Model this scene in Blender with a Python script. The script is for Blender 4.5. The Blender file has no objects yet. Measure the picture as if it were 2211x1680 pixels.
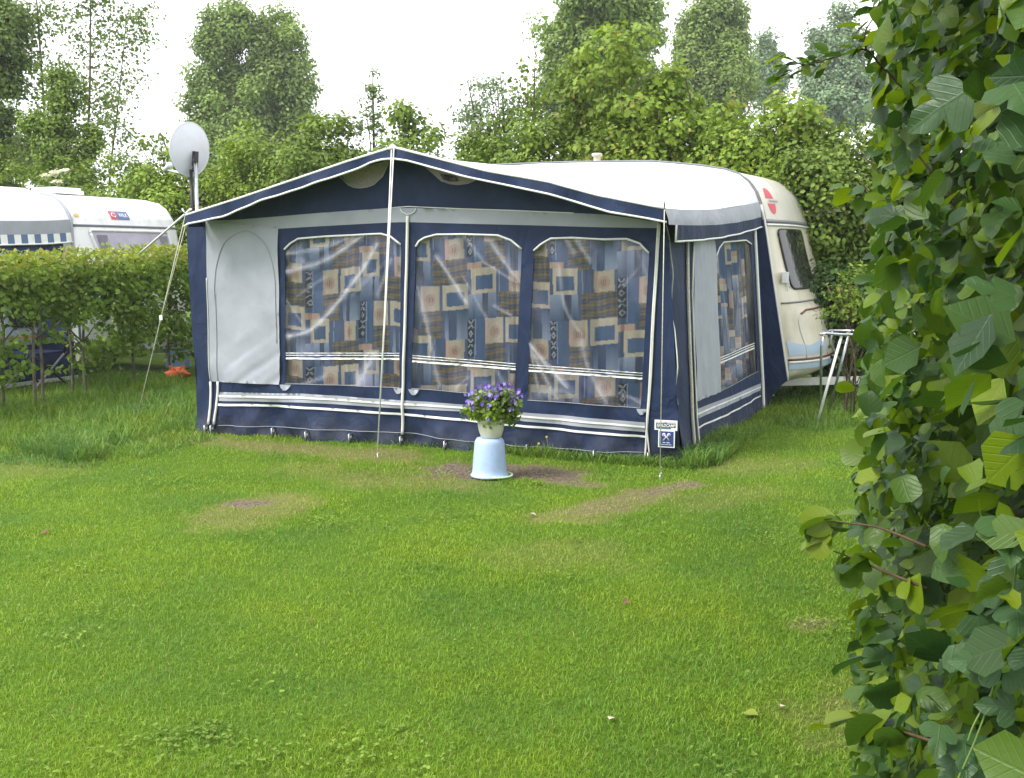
import bpy, math, random
import numpy as np
from mathutils import Vector
from mathutils.geometry import delaunay_2d_cdt

random.seed(5)
rng = np.random.default_rng(11)
sc = bpy.context.scene
col = sc.collection
PI = math.pi

# ------------------------------------------------------------------ camera measure
FPX, CX, CY, H = 2300.0, 1105.5, 840.0, 1.6          # measured on a 2211 px wide view of the place
PITCH = math.atan(290 / FPX)
O = np.array([0, 0, H])
Z = np.array([0, 0, 1.0])


def ray(x, y):
    a = (x - CX) / FPX
    b = -(y - CY) / FPX
    c, s = math.cos(PITCH), math.sin(PITCH)
    return np.array([a, c + b * s, -s + b * c])


def plane(x, y, p, n):
    d = ray(x, y)
    return O + d * (np.dot(p - O, n) / np.dot(d, n))


def gnd(x, y):
    return plane(x, y, np.zeros(3), Z)


def depth_pt(x, y, d):
    return plane(x, y, np.array([0, d, 0.0]), np.array([0, 1.0, 0]))


# the pitch: awning front corners, side and caravan axes
AL = gnd(430, 930)
AR = gnd(1470, 1000)
AB = gnd(1655, 882)
U = (AR - AL) / np.linalg.norm(AR - AL)
WID = float(np.linalg.norm(AR - AL))
N = np.array([U[1], -U[0], 0.0])
if N[1] > 0: N = -N
S = (AB - AR) / np.linalg.norm(AB - AR)
C = np.array([S[1], -S[0], 0.0])
DEP = 3.3
CV = AR + S * DEP - C * .06 + Z * .012                                       # caravan near side plane
NG = gnd(177, 818)                                      # neighbour corner

# ------------------------------------------------------------------ object helpers


def tag(o, label=None, cat=None, group=None, kind=None):
    if label: o['label'] = label
    if cat: o['category'] = cat
    if group: o['group'] = group
    if kind: o['kind'] = kind
    return o


def thing(name, label, cat, loc, group=None):
    o = bpy.data.objects.new(name, None)
    o.empty_display_size = .1
    col.objects.link(o)
    o.location = Vector([float(v) for v in loc])
    return tag(o, label, cat, group)


def origin_of(parent):
    p = np.zeros(3)
    while parent is not None:
        p = p + np.array(parent.location)
        parent = parent.parent
    return p


def np_object(name, V, F, mats, parent=None, loc=None, smooth=True, fmat=None, attrs=None, uv=None, fsmooth=None):
    """V (n,3) world coordinates; F list of faces or (m,k) array."""
    V = np.asarray(V, dtype=np.float64)
    base = origin_of(parent) if parent is not None else (np.zeros(3) if loc is None else np.asarray(loc, float))
    me = bpy.data.meshes.new(name)
    if isinstance(F, np.ndarray):
        m, k = F.shape
        flat = F.astype(np.int32).ravel()
        tot = np.full(m, k, np.int32)
    else:
        m = len(F)
        tot = np.array([len(f) for f in F], np.int32)
        flat = np.array([i for f in F for i in f], np.int32)
    me.vertices.add(len(V))
    me.vertices.foreach_set('co', (V - base).astype(np.float32).ravel())
    me.loops.add(len(flat))
    me.loops.foreach_set('vertex_index', flat)
    me.polygons.add(m)
    st = np.zeros(m, np.int32)
    st[1:] = np.cumsum(tot)[:-1]
    me.polygons.foreach_set('loop_start', st)
    me.polygons.foreach_set('loop_total', tot)
    if not isinstance(mats, (list, tuple)): mats = [mats]
    for mm in mats: me.materials.append(mm)
    if fmat is not None:
        me.polygons.foreach_set('material_index', np.asarray(fmat, np.int32))
    if fsmooth is not None:
        me.polygons.foreach_set('use_smooth', np.asarray(fsmooth, bool))
    else:
        me.polygons.foreach_set('use_smooth', np.full(m, smooth, bool))
    me.update(calc_edges=True)
    me.validate()
    if attrs:
        for an, av in attrs.items():
            av = np.asarray(av, np.float32)
            if av.ndim == 1:
                a = me.attributes.new(an, 'FLOAT', 'POINT')
                a.data.foreach_set('value', av)
            else:
                a = me.attributes.new(an, 'FLOAT_COLOR', 'POINT')
                a.data.foreach_set('color', np.c_[av, np.ones(len(av))].astype(np.float32).ravel())
    if uv is not None:
        lay = me.uv_layers.new(name='leaf')
        lay.data.foreach_set('uv', np.asarray(uv, np.float32)[flat].ravel())
    o = bpy.data.objects.new(name, me)
    col.objects.link(o)
    if parent is not None:
        o.parent = parent
    else:
        o.location = Vector([float(v) for v in base])
    return o


class MB:
    def __init__(self):
        self.v, self.f, self.m, self.s = [], [], [], []

    def add(self, V, F, mi=0, smooth=True):
        b = len(self.v)
        self.v.extend([np.asarray(p, float) for p in V])
        for f in F:
            self.f.append([i + b for i in f])
            self.m.append(mi)
            self.s.append(smooth)
        return self

    def box(self, c, ax, ay, az, mi=0):
        c, ax, ay, az = (np.asarray(q, float) for q in (c, ax, ay, az))
        V = [c + sx * ax + sy * ay + sz * az for sx in (-1, 1) for sy in (-1, 1) for sz in (-1, 1)]
        F = [(0, 1, 3, 2), (4, 6, 7, 5), (0, 4, 5, 1), (2, 3, 7, 6), (0, 2, 6, 4), (1, 5, 7, 3)]
        return self.add(V, F, mi, False)

    def tube(self, pts, r, n=8, mi=0):
        P = [np.asarray(p, float) for p in pts]
        rr = r if isinstance(r, (list, tuple, np.ndarray)) else [r] * len(P)
        T = []
        for i in range(len(P)):
            t = P[min(i + 1, len(P) - 1)] - P[max(i - 1, 0)]
            T.append(t / (np.linalg.norm(t) + 1e-9))
        a = np.array([0, 0, 1.0]) if abs(T[0][2]) < .9 else np.array([1.0, 0, 0])
        x = np.cross(T[0], a); x /= np.linalg.norm(x)
        V, F = [], []
        for i, p in enumerate(P):
            x = x - T[i] * np.dot(x, T[i]); x /= np.linalg.norm(x) + 1e-9
            y = np.cross(T[i], x)
            for k in range(n):
                an = 2 * PI * k / n
                V.append(p + rr[i] * (math.cos(an) * x + math.sin(an) * y))
        for i in range(len(P) - 1):
            for k in range(n):
                k2 = (k + 1) % n
                F.append((i * n + k, i * n + k2, (i + 1) * n + k2, (i + 1) * n + k))
        F.append(tuple(range(n - 1, -1, -1)))
        e = (len(P) - 1) * n
        F.append(tuple(range(e, e + n)))
        return self.add(V, F, mi, True)

    def lathe(self, o, prof, n=32, mi=0, ax=None, sq=1.0, cap=True):
        o = np.asarray(o, float)
        if ax is None: X, Y, ZZ = np.array([1., 0, 0]), np.array([0, 1., 0]), Z
        else: X, Y, ZZ = ax
        V, F = [], []
        for r, z in prof:
            for k in range(n):
                a = 2 * PI * k / n
                V.append(o + X * (r * math.cos(a) * sq) + Y * (r * math.sin(a)) + ZZ * z)
        for i in range(len(prof) - 1):
            for k in range(n):
                k2 = (k + 1) % n
                F.append((i * n + k, i * n + k2, (i + 1) * n + k2, (i + 1) * n + k))
        if cap:
            F.append(tuple(range(n - 1, -1, -1)))
            e = (len(prof) - 1) * n
            F.append(tuple(range(e, e + n)))
        return self.add(V, F, mi, True)

    def grid(self, fn, us, vs, mi=0, smooth=True):
        V = [fn(u, v) for v in vs for u in us]
        n = len(us)
        F = [(j * n + i, j * n + i + 1, (j + 1) * n + i + 1, (j + 1) * n + i) for j in range(len(vs) - 1) for i in range(n - 1)]
        return self.add(V, F, mi, smooth)

    def slab(self, front, vec, mi=0):
        """flat polygon given thickness along vec"""
        n = len(front)
        f = [np.asarray(p, float) for p in front]
        V = f + [p + np.asarray(vec, float) for p in f]
        F = [tuple(range(n)), tuple(range(2 * n - 1, n - 1, -1))]
        F += [(i, i + n, (i + 1) % n + n, (i + 1) % n) for i in range(n)]
        return self.add(V, F, mi, False)

    def build(self, name, mats, parent=None, loc=None):
        return np_object(name, np.array(self.v), self.f, mats, parent, loc, fmat=self.m, fsmooth=self.s)


def inside(P, poly):
    P = np.asarray(P)
    poly = np.asarray(poly)
    x, y = P[:, 0], P[:, 1]
    r = np.zeros(len(P), bool)
    j = len(poly) - 1
    for i in range(len(poly)):
        xi, yi = poly[i]; xj, yj = poly[j]
        if yi != yj:
            c = ((yi > y) != (yj > y)) & (x < (xj - xi) * (y - yi) / (yj - yi) + xi)
            r ^= c
        j = i
    return r


def densify(poly, step, closed=True):
    out = []
    n = len(poly)
    for i in range(n if closed else n - 1):
        a = np.asarray(poly[i], float); b = np.asarray(poly[(i + 1) % n], float)
        k = max(1, int(np.ceil(np.linalg.norm(b - a) / step)))
        for j in range(k): out.append(a + (b - a) * j / k)
    if not closed: out.append(np.asarray(poly[-1], float))
    return out


def sheet2d(outline, holes=(), step=.04):
    pts, edges = [], []
    for poly in [outline] + list(holes):
        d = densify(poly, step)
        b = len(pts)
        pts += d
        edges += [(b + i, b + (i + 1) % len(d)) for i in range(len(d))]
    o = np.asarray(outline)
    gx = np.arange(o[:, 0].min() + step / 2, o[:, 0].max(), step)
    gy = np.arange(o[:, 1].min() + step / 2, o[:, 1].max(), step)
    G = np.array([(x, y) for y in gy for x in gx]) if len(gx) and len(gy) else np.zeros((0, 2))
    if len(G):
        k = inside(G, o)
        for h in holes: k &= ~inside(G, h)
        G = G[k]
        B = np.array(pts)
        if len(G):
            keep = np.ones(len(G), bool)
            for i in range(0, len(B)):
                keep &= ((G - B[i]) ** 2).sum(1) > (step * .45) ** 2
            G = G[keep]
    allp = [Vector((p[0], p[1])) for p in pts] + [Vector((p[0], p[1])) for p in G]
    r = delaunay_2d_cdt(allp, edges, [], 0, 1e-6)
    V = np.array([(p.x, p.y) for p in r[0]])
    T = np.array([t for t in r[2] if len(t) == 3])
    cen = V[T].mean(1)
    k = inside(cen, o)
    for h in holes: k &= ~inside(cen, h)
    return V, T[k]


def sheet(name, outline, mapf, mat, parent, holes=(), step=.04, attrs=None, loc=None):
    V, T = sheet2d(outline, holes, step)
    P = mapf(V[:, 0], V[:, 1])
    at = {k: f(V[:, 0], V[:, 1]) for k, f in attrs.items()} if attrs else None
    return np_object(name, P, T, mat, parent, loc, smooth=True, attrs=at)


def smooth_path(pts, n=6):
    P = [np.asarray(p, float) for p in pts]
    Q = [P[0]] + P + [P[-1]]
    out = []
    for i in range(1, len(Q) - 2):
        p0, p1, p2, p3 = Q[i - 1], Q[i], Q[i + 1], Q[i + 2]
        for k in range(n):
            t = k / n
            out.append(.5 * (2 * p1 + (p2 - p0) * t + (2 * p0 - 5 * p1 + 4 * p2 - p3) * t * t + (3 * p1 - p0 - 3 * p2 + p3) * t ** 3))
    out.append(P[-1])
    return out


def resample(pts, n):
    P = np.array(pts)
    L = np.r_[0, np.cumsum(np.linalg.norm(np.diff(P, axis=0), axis=1))]
    t = np.linspace(0, L[-1], n)
    return np.stack([np.interp(t, L, P[:, k]) for k in range(P.shape[1])], 1)


# ------------------------------------------------------------------ materials


def srgb(r, g, b):
    def f(c):
        c /= 255
        return c / 12.92 if c <= .04045 else ((c + .055) / 1.055) ** 2.4
    return (f(r), f(g), f(b))


def new_mat(name):
    m = bpy.data.materials.new(name)
    m.use_nodes = True
    nt = m.node_tree
    nt.nodes.clear()
    out = nt.nodes.new('ShaderNodeOutputMaterial')
    return m, nt, out


def nd(nt, typ, **kw):
    n = nt.nodes.new(typ)
    for k, v in kw.items(): setattr(n, k, v)
    return n


def lk(nt, a, b): nt.links.new(a, b)


def noise(nt, scale, detail=4, rough=.55, vec=None):
    n = nd(nt, 'ShaderNodeTexNoise')
    n.inputs['Scale'].default_value = scale
    n.inputs['Detail'].default_value = detail
    n.inputs['Roughness'].default_value = rough
    if vec is None:
        g = nd(nt, 'ShaderNodeNewGeometry')
        vec = g.outputs['Position']
    lk(nt, vec, n.inputs['Vector'])
    return n.outputs['Fac']


def mix(nt, fac, a, b, mode='MIX'):
    n = nd(nt, 'ShaderNodeMix', data_type='RGBA', blend_type=mode)
    for i, v in ((6, a), (7, b)):
        if hasattr(v, 'links'): lk(nt, v, n.inputs[i])
        else: n.inputs[i].default_value = (*v, 1)
    if hasattr(fac, 'links'): lk(nt, fac, n.inputs[0])
    else: n.inputs[0].default_value = fac
    return n.outputs[2]


def ramp(nt, fac, stops):
    n = nd(nt, 'ShaderNodeValToRGB')
    el = n.color_ramp.elements
    while len(el) < len(stops): el.new(.5)
    for e, (p, c) in zip(el, stops):
        e.position = p
        e.color = (*c, 1) if len(c) == 3 else c
    lk(nt, fac, n.inputs[0])
    return n.outputs[0]


def math_n(nt, op, a, b=None, c=None):
    n = nd(nt, 'ShaderNodeMath', operation=op)
    for i, v in enumerate((a, b, c)):
        if v is None: continue
        if hasattr(v, 'links'): lk(nt, v, n.inputs[i])
        else: n.inputs[i].default_value = v
    return n.outputs[0]


def mat(name, c, rough=.6, spec=.4, metal=0, var=None, dirt=None, bump=None, transl=0, coat=0, alpha=None):
    m, nt, out = new_mat(name)
    b = nd(nt, 'ShaderNodeBsdfPrincipled')
    colr = c
    if var:
        f = noise(nt, var[0], 5)
        lo = tuple(x * (1 - var[1]) for x in c); hi = tuple(min(1, x * (1 + var[1])) for x in c)
        colr = ramp(nt, f, [(.3, lo), (.7, hi)])
    if dirt:                                             # (scale, colour, threshold, amount)
        f = noise(nt, dirt[0], 7, .65)
        f = ramp(nt, f, [(dirt[2], (0, 0, 0)), (min(1, dirt[2] + .25), (dirt[3],) * 3)])
        colr = mix(nt, f, colr, dirt[1])
    if hasattr(colr, 'links'): lk(nt, colr, b.inputs['Base Color'])
    else: b.inputs['Base Color'].default_value = (*colr, 1)
    b.inputs['Roughness'].default_value = rough
    b.inputs['Specular IOR Level'].default_value = spec
    b.inputs['Metallic'].default_value = metal
    if coat:
        b.inputs['Coat Weight'].default_value = coat
        b.inputs['Coat Roughness'].default_value = .15
    if bump:
        hsum = noise(nt, bump[0], 4)
        bp = nd(nt, 'ShaderNodeBump')
        bp.inputs['Strength'].default_value = bump[1]
        bp.inputs['Distance'].default_value = bump[2]
        lk(nt, hsum, bp.inputs['Height'])
        lk(nt, bp.outputs[0], b.inputs['Normal'])
    sh = b.outputs[0]
    if transl:
        t = nd(nt, 'ShaderNodeBsdfTranslucent')
        if hasattr(colr, 'links'): lk(nt, colr, t.inputs[0])
        else: t.inputs[0].default_value = (*colr, 1)
        mx = nd(nt, 'ShaderNodeMixShader')
        mx.inputs[0].default_value = transl
        lk(nt, sh, mx.inputs[1]); lk(nt, t.outputs[0], mx.inputs[2])
        sh = mx.outputs[0]
    lk(nt, sh, out.inputs[0])
    return m


def leaf_mat(name, stops, nscale=.8, amt=.35, transl=.3, rough=.5, spec=.3, veins=False, tcol=1.25):
    m, nt, out = new_mat(name)
    g = nd(nt, 'ShaderNodeNewGeometry')
    c = ramp(nt, g.outputs['Random Per Island'], stops)
    f = noise(nt, nscale, 3)
    hs = nd(nt, 'ShaderNodeHueSaturation')
    v = nd(nt, 'ShaderNodeMapRange')
    v.inputs[1].default_value = .3; v.inputs[2].default_value = .7
    v.inputs[3].default_value = 1 - amt; v.inputs[4].default_value = 1 + amt
    lk(nt, f, v.inputs[0]); lk(nt, v.outputs[0], hs.inputs['Value'])
    lk(nt, c, hs.inputs['Color'])
    c = hs.outputs[0]
    b = nd(nt, 'ShaderNodeBsdfPrincipled')
    b.inputs['Roughness'].default_value = rough
    b.inputs['Specular IOR Level'].default_value = spec
    if veins:
        uvn = nd(nt, 'ShaderNodeUVMap', uv_map='leaf')
        sp = nd(nt, 'ShaderNodeSeparateXYZ')
        lk(nt, uvn.outputs[0], sp.inputs[0])
        au = math_n(nt, 'ABSOLUTE', sp.outputs[0])
        w = math_n(nt, 'SUBTRACT', sp.outputs[1], math_n(nt, 'MULTIPLY', au, .42))
        fr = math_n(nt, 'FRACT', math_n(nt, 'MULTIPLY', w, 6.2))
        d = math_n(nt, 'ABSOLUTE', math_n(nt, 'SUBTRACT', fr, .5))
        line = ramp(nt, d, [(.0, (1, 1, 1)), (.13, (0, 0, 0))])
        mid = ramp(nt, au, [(.02, (1, 1, 1)), (.06, (0, 0, 0))])
        ln = mix(nt, 1.0, line, mid, 'LIGHTEN')
        light = mix(nt, .35, c, (.20, .28, .08))
        c2 = mix(nt, math_n(nt, 'MULTIPLY', ln, .16), c, light)
        bp = nd(nt, 'ShaderNodeBump')
        bp.invert = True
        bp.inputs['Strength'].default_value = .32
        bp.inputs['Distance'].default_value = .002
        quilt = math_n(nt, 'ADD', ln, noise(nt, 140, 3))
        lk(nt, quilt, bp.inputs['Height'])
        lk(nt, bp.outputs[0], b.inputs['Normal'])
        spots = ramp(nt, noise(nt, 85, 4, .7), [(.60, (0, 0, 0)), (.74, (.5, .5, .5))])
        c = mix(nt, spots, c2, (.09, .075, .02))
    lk(nt, c, b.inputs['Base Color'])
    t = nd(nt, 'ShaderNodeBsdfTranslucent')
    tc = mix(nt, 1.0, c, (tcol, tcol, .55), 'MULTIPLY')
    lk(nt, tc, t.inputs[0])
    mx = nd(nt, 'ShaderNodeMixShader')
    mx.inputs[0].default_value = transl
    lk(nt, b.outputs[0], mx.inputs[1]); lk(nt, t.outputs[0], mx.inputs[2])
    lk(nt, mx.outputs[0], out.inputs[0])
    return m


M = {}
M['navy'] = mat('navy_fabric', (.0088, .0215, .064), .66, .3, var=(6, .22), dirt=(1.7, (.024, .034, .066), .52, .35), bump=(420, .35, .002))
nt_ = M['navy'].node_tree
b_ = [q for q in nt_.nodes if q.type == 'BSDF_PRINCIPLED'][0]
src_ = b_.inputs['Base Color'].links[0].from_socket
g_ = nd(nt_, 'ShaderNodeNewGeometry'); sp_ = nd(nt_, 'ShaderNodeSeparateXYZ'); lk(nt_, g_.outputs['Position'], sp_.inputs[0])
hm_ = nd(nt_, 'ShaderNodeMapRange'); lk(nt_, sp_.outputs[2], hm_.inputs[0])
hm_.inputs[1].default_value = 0.0; hm_.inputs[2].default_value = .26; hm_.inputs[3].default_value = 1.0; hm_.inputs[4].default_value = 0.0
mp_ = nd(nt_, 'ShaderNodeVectorMath', operation='MULTIPLY'); lk(nt_, g_.outputs['Position'], mp_.inputs[0]); mp_.inputs[1].default_value = (1, 1, .18)
sk_ = ramp(nt_, noise(nt_, 9, 6, .65, mp_.outputs[0]), [(.42, (0, 0, 0)), (.72, (1, 1, 1))])
mud_ = math_n(nt_, 'MULTIPLY', hm_.outputs[0], ramp(nt_, noise(nt_, 16, 6, .7), [(.35, (0, 0, 0)), (.7, (1, 1, 1))]))
c_ = mix(nt_, math_n(nt_, 'MULTIPLY', sk_, .22), src_, (.026, .042, .082))
c_ = mix(nt_, math_n(nt_, 'MULTIPLY', mud_, .55), c_, (.10, .085, .06))
lk(nt_, c_, b_.inputs['Base Color'])
M['grey'] = mat('light_grey_fabric', (.335, .357, .398), .75, .2, var=(5, .07), dirt=(2.5, (.30, .32, .31), .55, .35), bump=(420, .3, .002), transl=.06)
M['hem'] = mat('grey_coated_fabric', (.30, .32, .36), .55, .35, var=(5, .08), dirt=(5, (.20, .20, .19), .5, .4), bump=(60, .2, .004))
M['roof'] = mat('white_roof_fabric', (.60, .615, .635), .55, .35, var=(3, .05), dirt=(1.6, (.52, .53, .52), .55, .35), bump=(40, .15, .004))
M['pipe'] = mat('white_piping', (.74, .75, .72), .45, .4, dirt=(9, (.45, .45, .38), .5, .5))


def crumple(m, scale, strength, dist, stretch=(1, 1, 1)):
    """soft cloth creases added over the fine weave"""
    nt = m.node_tree
    b = [q for q in nt.nodes if q.type == 'BSDF_PRINCIPLED'][0]
    g = nd(nt, 'ShaderNodeNewGeometry')
    mp = nd(nt, 'ShaderNodeVectorMath', operation='MULTIPLY')
    lk(nt, g.outputs['Position'], mp.inputs[0]); mp.inputs[1].default_value = stretch
    n = nd(nt, 'ShaderNodeTexNoise')
    n.inputs['Scale'].default_value = scale; n.inputs['Detail'].default_value = 3; n.inputs['Distortion'].default_value = 1.6
    lk(nt, mp.outputs[0], n.inputs['Vector'])
    bp = nd(nt, 'ShaderNodeBump')
    bp.inputs['Strength'].default_value = strength; bp.inputs['Distance'].default_value = dist
    lk(nt, n.outputs[0], bp.inputs['Height'])
    if b.inputs['Normal'].links:
        lk(nt, b.inputs['Normal'].links[0].from_socket, bp.inputs['Normal'])
    lk(nt, bp.outputs[0], b.inputs['Normal'])


def streaks(m, colour, amt, scale=7):
    """rain streaks running down a skin"""
    nt = m.node_tree
    b = [q for q in nt.nodes if q.type == 'BSDF_PRINCIPLED'][0]
    g = nd(nt, 'ShaderNodeNewGeometry')
    mp = nd(nt, 'ShaderNodeVectorMath', operation='MULTIPLY')
    lk(nt, g.outputs['Position'], mp.inputs[0]); mp.inputs[1].default_value = (1, 1, .12)
    f = ramp(nt, noise(nt, scale, 6, .65, mp.outputs[0]), [(.45, (0, 0, 0)), (.72, (amt,) * 3)])
    c = mix(nt, f, b.inputs['Base Color'].links[0].from_socket, colour)
    lk(nt, c, b.inputs['Base Color'])


crumple(M['navy'], 3.2, .55, .045, (1, 1, .55))
crumple(M['grey'], 3.0, .40, .035, (1, 1, .6))
crumple(M['hem'], 4.0, .5, .03)
crumple(M['roof'], 2.0, .3, .03)
M['zip'] = mat('cream_zip_cover', (.66, .67, .62), .5, .4, dirt=(6, (.40, .40, .32), .5, .5))
M['vent'] = mat('grey_mesh_vent', (.30, .26, .27), .8, .2, var=(60, .2))
M['dark'] = mat('dark_plastic', (.015, .016, .02), .4, .4)
M['rubber'] = mat('black_rubber', (.012, .012, .014), .6, .4)
M['steel'] = mat('galvanised_steel', (.45, .47, .50), .38, .5, metal=.85, var=(30, .25))
M['cord'] = mat('rope_fibre', (.55, .54, .44), .8, .2, var=(90, .25))
M['cream'] = mat('cream_caravan_skin', (.58, .545, .43), .32, .5, var=(1.2, .05), dirt=(3.5, (.42, .39, .30), .5, .45))
M['white'] = mat('white_caravan_skin', (.74, .75, .76), .3, .5, dirt=(3, (.60, .60, .57), .5, .35))
M['cap'] = mat('grey_cream_caravan_cap', (.53, .51, .44), .33, .5, dirt=(4, (.42, .41, .35), .5, .4))
streaks(M['cream'], (.36, .32, .22), .5)
streaks(M['cap'], (.34, .31, .24), .5)
streaks(M['white'], (.50, .49, .44), .5)
M['trimgrey'] = mat('grey_rubber_trim', (.16, .17, .19), .5, .4)
M['alu'] = mat('aluminium_rail', (.58, .58, .55), .4, .5, metal=.3, dirt=(12, (.35, .34, .28), .5, .5))
M['bluedecal'] = mat('pale_blue_decal', (.36, .46, .58), .35, .5)
M['brown'] = mat('brown_stripe', (.12, .05, .04), .4, .4)
M['red'] = mat('red_emblem', (.50, .025, .05), .35, .5)
M['print'] = mat('dark_print', (.10, .11, .13), .5, .4)
M['tealprint'] = mat('teal_print', (.06, .17, .22), .4, .4)
M['blueprint'] = mat('blue_print', (.02, .055, .22), .4, .4)
M['navyprint'] = mat('navy_print', (.015, .02, .08), .4, .4)
M['pinkprint'] = mat('pale_print', (.55, .48, .52), .4, .4)
M['whiteprint'] = mat('white_print', (.78, .79, .76), .4, .4)
M['bucket'] = mat('pale_blue_plastic', (.38, .50, .74), .42, .4, var=(9, .06), dirt=(17, (.28, .30, .32), .52, .55))
M['pot'] = mat('cream_plastic', (.60, .60, .50), .42, .45, dirt=(14, (.42, .40, .28), .5, .5))
M['handle'] = mat('pale_green_plastic', (.45, .62, .38), .45, .4)
M['soil'] = mat('potting_soil', (.045, .03, .02), .95, .1, var=(70, .5), bump=(60, .8, .02))
M['bark'] = mat('bark', (.10, .075, .05), .9, .15, var=(14, .45), bump=(40, .7, .02))
M['barkgrey'] = mat('grey_green_bark', (.13, .125, .085), .9, .15, var=(14, .4), bump=(40, .7, .02))
M['twig'] = mat('brown_twig', (.075, .045, .028), .8, .2, var=(30, .35))
M['stemgreen'] = mat('green_stem', (.11, .18, .04), .6, .3)
M['dish'] = mat('dish_enamel', (.55, .57, .60), .4, .5, dirt=(5, (.42, .43, .42), .5, .4))
M['orange'] = mat('orange_plastic', (.62, .14, .05), .6, .3, var=(20, .35))
M['jerry'] = mat('pale_blue_jerrycan', (.30, .42, .62), .45, .4)
M['greywin'] = mat('lilac_grey_blind', (.42, .40, .50), .6, .4, var=(4, .12))
M['wood'] = mat('grey_chair_frame', (.30, .28, .33), .5, .4, var=(20, .2))
M['petal'] = mat('violet_petal', (.115, .075, .32), .7, .2, var=(150, .45), transl=.2)
M['petal2'] = mat('lilac_petal', (.33, .26, .64), .7, .2, var=(150, .3), transl=.2)
M['elder'] = mat('elderflower_cream', (.72, .70, .50), .8, .2, var=(30, .15))
M['yellow'] = mat('yellow_petal', (.80, .62, .03), .7, .2)
M['dryleaf'] = mat('pale_dry_leaf', (.42, .40, .28), .8, .2, var=(40, .2))
M['rust'] = mat('brown_dry_leaf', (.14, .07, .05), .8, .2, var=(40, .3))


def glass(name, tint, rough=.03):
    m, nt, out = new_mat(name)
    b = nd(nt, 'ShaderNodeBsdfPrincipled')
    f = noise(nt, 2.2, 4)
    c = ramp(nt, f, [(.35, tuple(x * .6 for x in tint)), (.65, tuple(x * 1.4 for x in tint))])
    lk(nt, c, b.inputs['Base Color'])
    b.inputs['Roughness'].default_value = rough
    b.inputs['Specular IOR Level'].default_value = .6
    lk(nt, b.outputs[0], out.inputs[0])
    return m


M['glass'] = glass('tinted_acrylic', (.022, .024, .022), .06)


def pane_material():
    m, nt, out = new_mat('clear_vinyl')
    tr = nd(nt, 'ShaderNodeBsdfTransparent')
    tr.inputs[0].default_value = (.95, .955, .97, 1)
    gl = nd(nt, 'ShaderNodeBsdfGlossy')
    gl.inputs['Roughness'].default_value = .13
    bp = nd(nt, 'ShaderNodeBump')
    bp.inputs['Strength'].default_value = .25
    bp.inputs['Distance'].default_value = .01
    lk(nt, noise(nt, 9, 3), bp.inputs['Height'])
    lk(nt, bp.outputs[0], gl.inputs['Normal'])
    fr = nd(nt, 'ShaderNodeFresnel')
    fr.inputs['IOR'].default_value = 1.5
    a = nd(nt, 'ShaderNodeMixShader')
    lk(nt, math_n(nt, 'MULTIPLY', fr.outputs[0], 1.15), a.inputs[0])
    lk(nt, tr.outputs[0], a.inputs[1]); lk(nt, gl.outputs[0], a.inputs[2])
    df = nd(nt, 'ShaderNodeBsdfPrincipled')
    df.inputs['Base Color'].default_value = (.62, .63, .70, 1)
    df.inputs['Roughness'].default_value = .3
    at = nd(nt, 'ShaderNodeAttribute', attribute_name='crease_glint')
    s = math_n(nt, 'MULTIPLY', at.outputs['Fac'], math_n(nt, 'ADD', -.04, noise(nt, 14, 5, .7)))  # whitened folds; their sky glints are put in as milky colour
    s = math_n(nt, 'ADD', s, math_n(nt, 'MULTIPLY', noise(nt, 4, 5), .06))  # faint milky haze over the whole pane, also put in as colour
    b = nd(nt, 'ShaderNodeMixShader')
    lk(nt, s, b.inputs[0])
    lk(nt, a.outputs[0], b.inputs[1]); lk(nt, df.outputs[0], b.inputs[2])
    lk(nt, b.outputs[0], out.inputs[0])
    return m


def curtain_material():
    m, nt, out = new_mat('patchwork_curtain')
    b = nd(nt, 'ShaderNodeBsdfPrincipled')
    at = nd(nt, 'ShaderNodeAttribute', attribute_name='col')
    f = noise(nt, 55, 5, .7)
    c = mix(nt, .45, at.outputs['Color'], ramp(nt, f, [(.3, (.5, .5, .5)), (.65, (1, 1, 1))]), 'MULTIPLY')
    c = mix(nt, .35, c, at.outputs['Color'])
    c = mix(nt, 1, c, (1.22, 1.2, 1.2), 'MULTIPLY')
    lk(nt, c, b.inputs['Base Color'])
    b.inputs['Roughness'].default_value = .85
    b.inputs['Specular IOR Level'].default_value = .15
    lk(nt, b.outputs[0], out.inputs[0])
    return m


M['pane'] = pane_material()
M['curtain'] = curtain_material()

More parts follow.
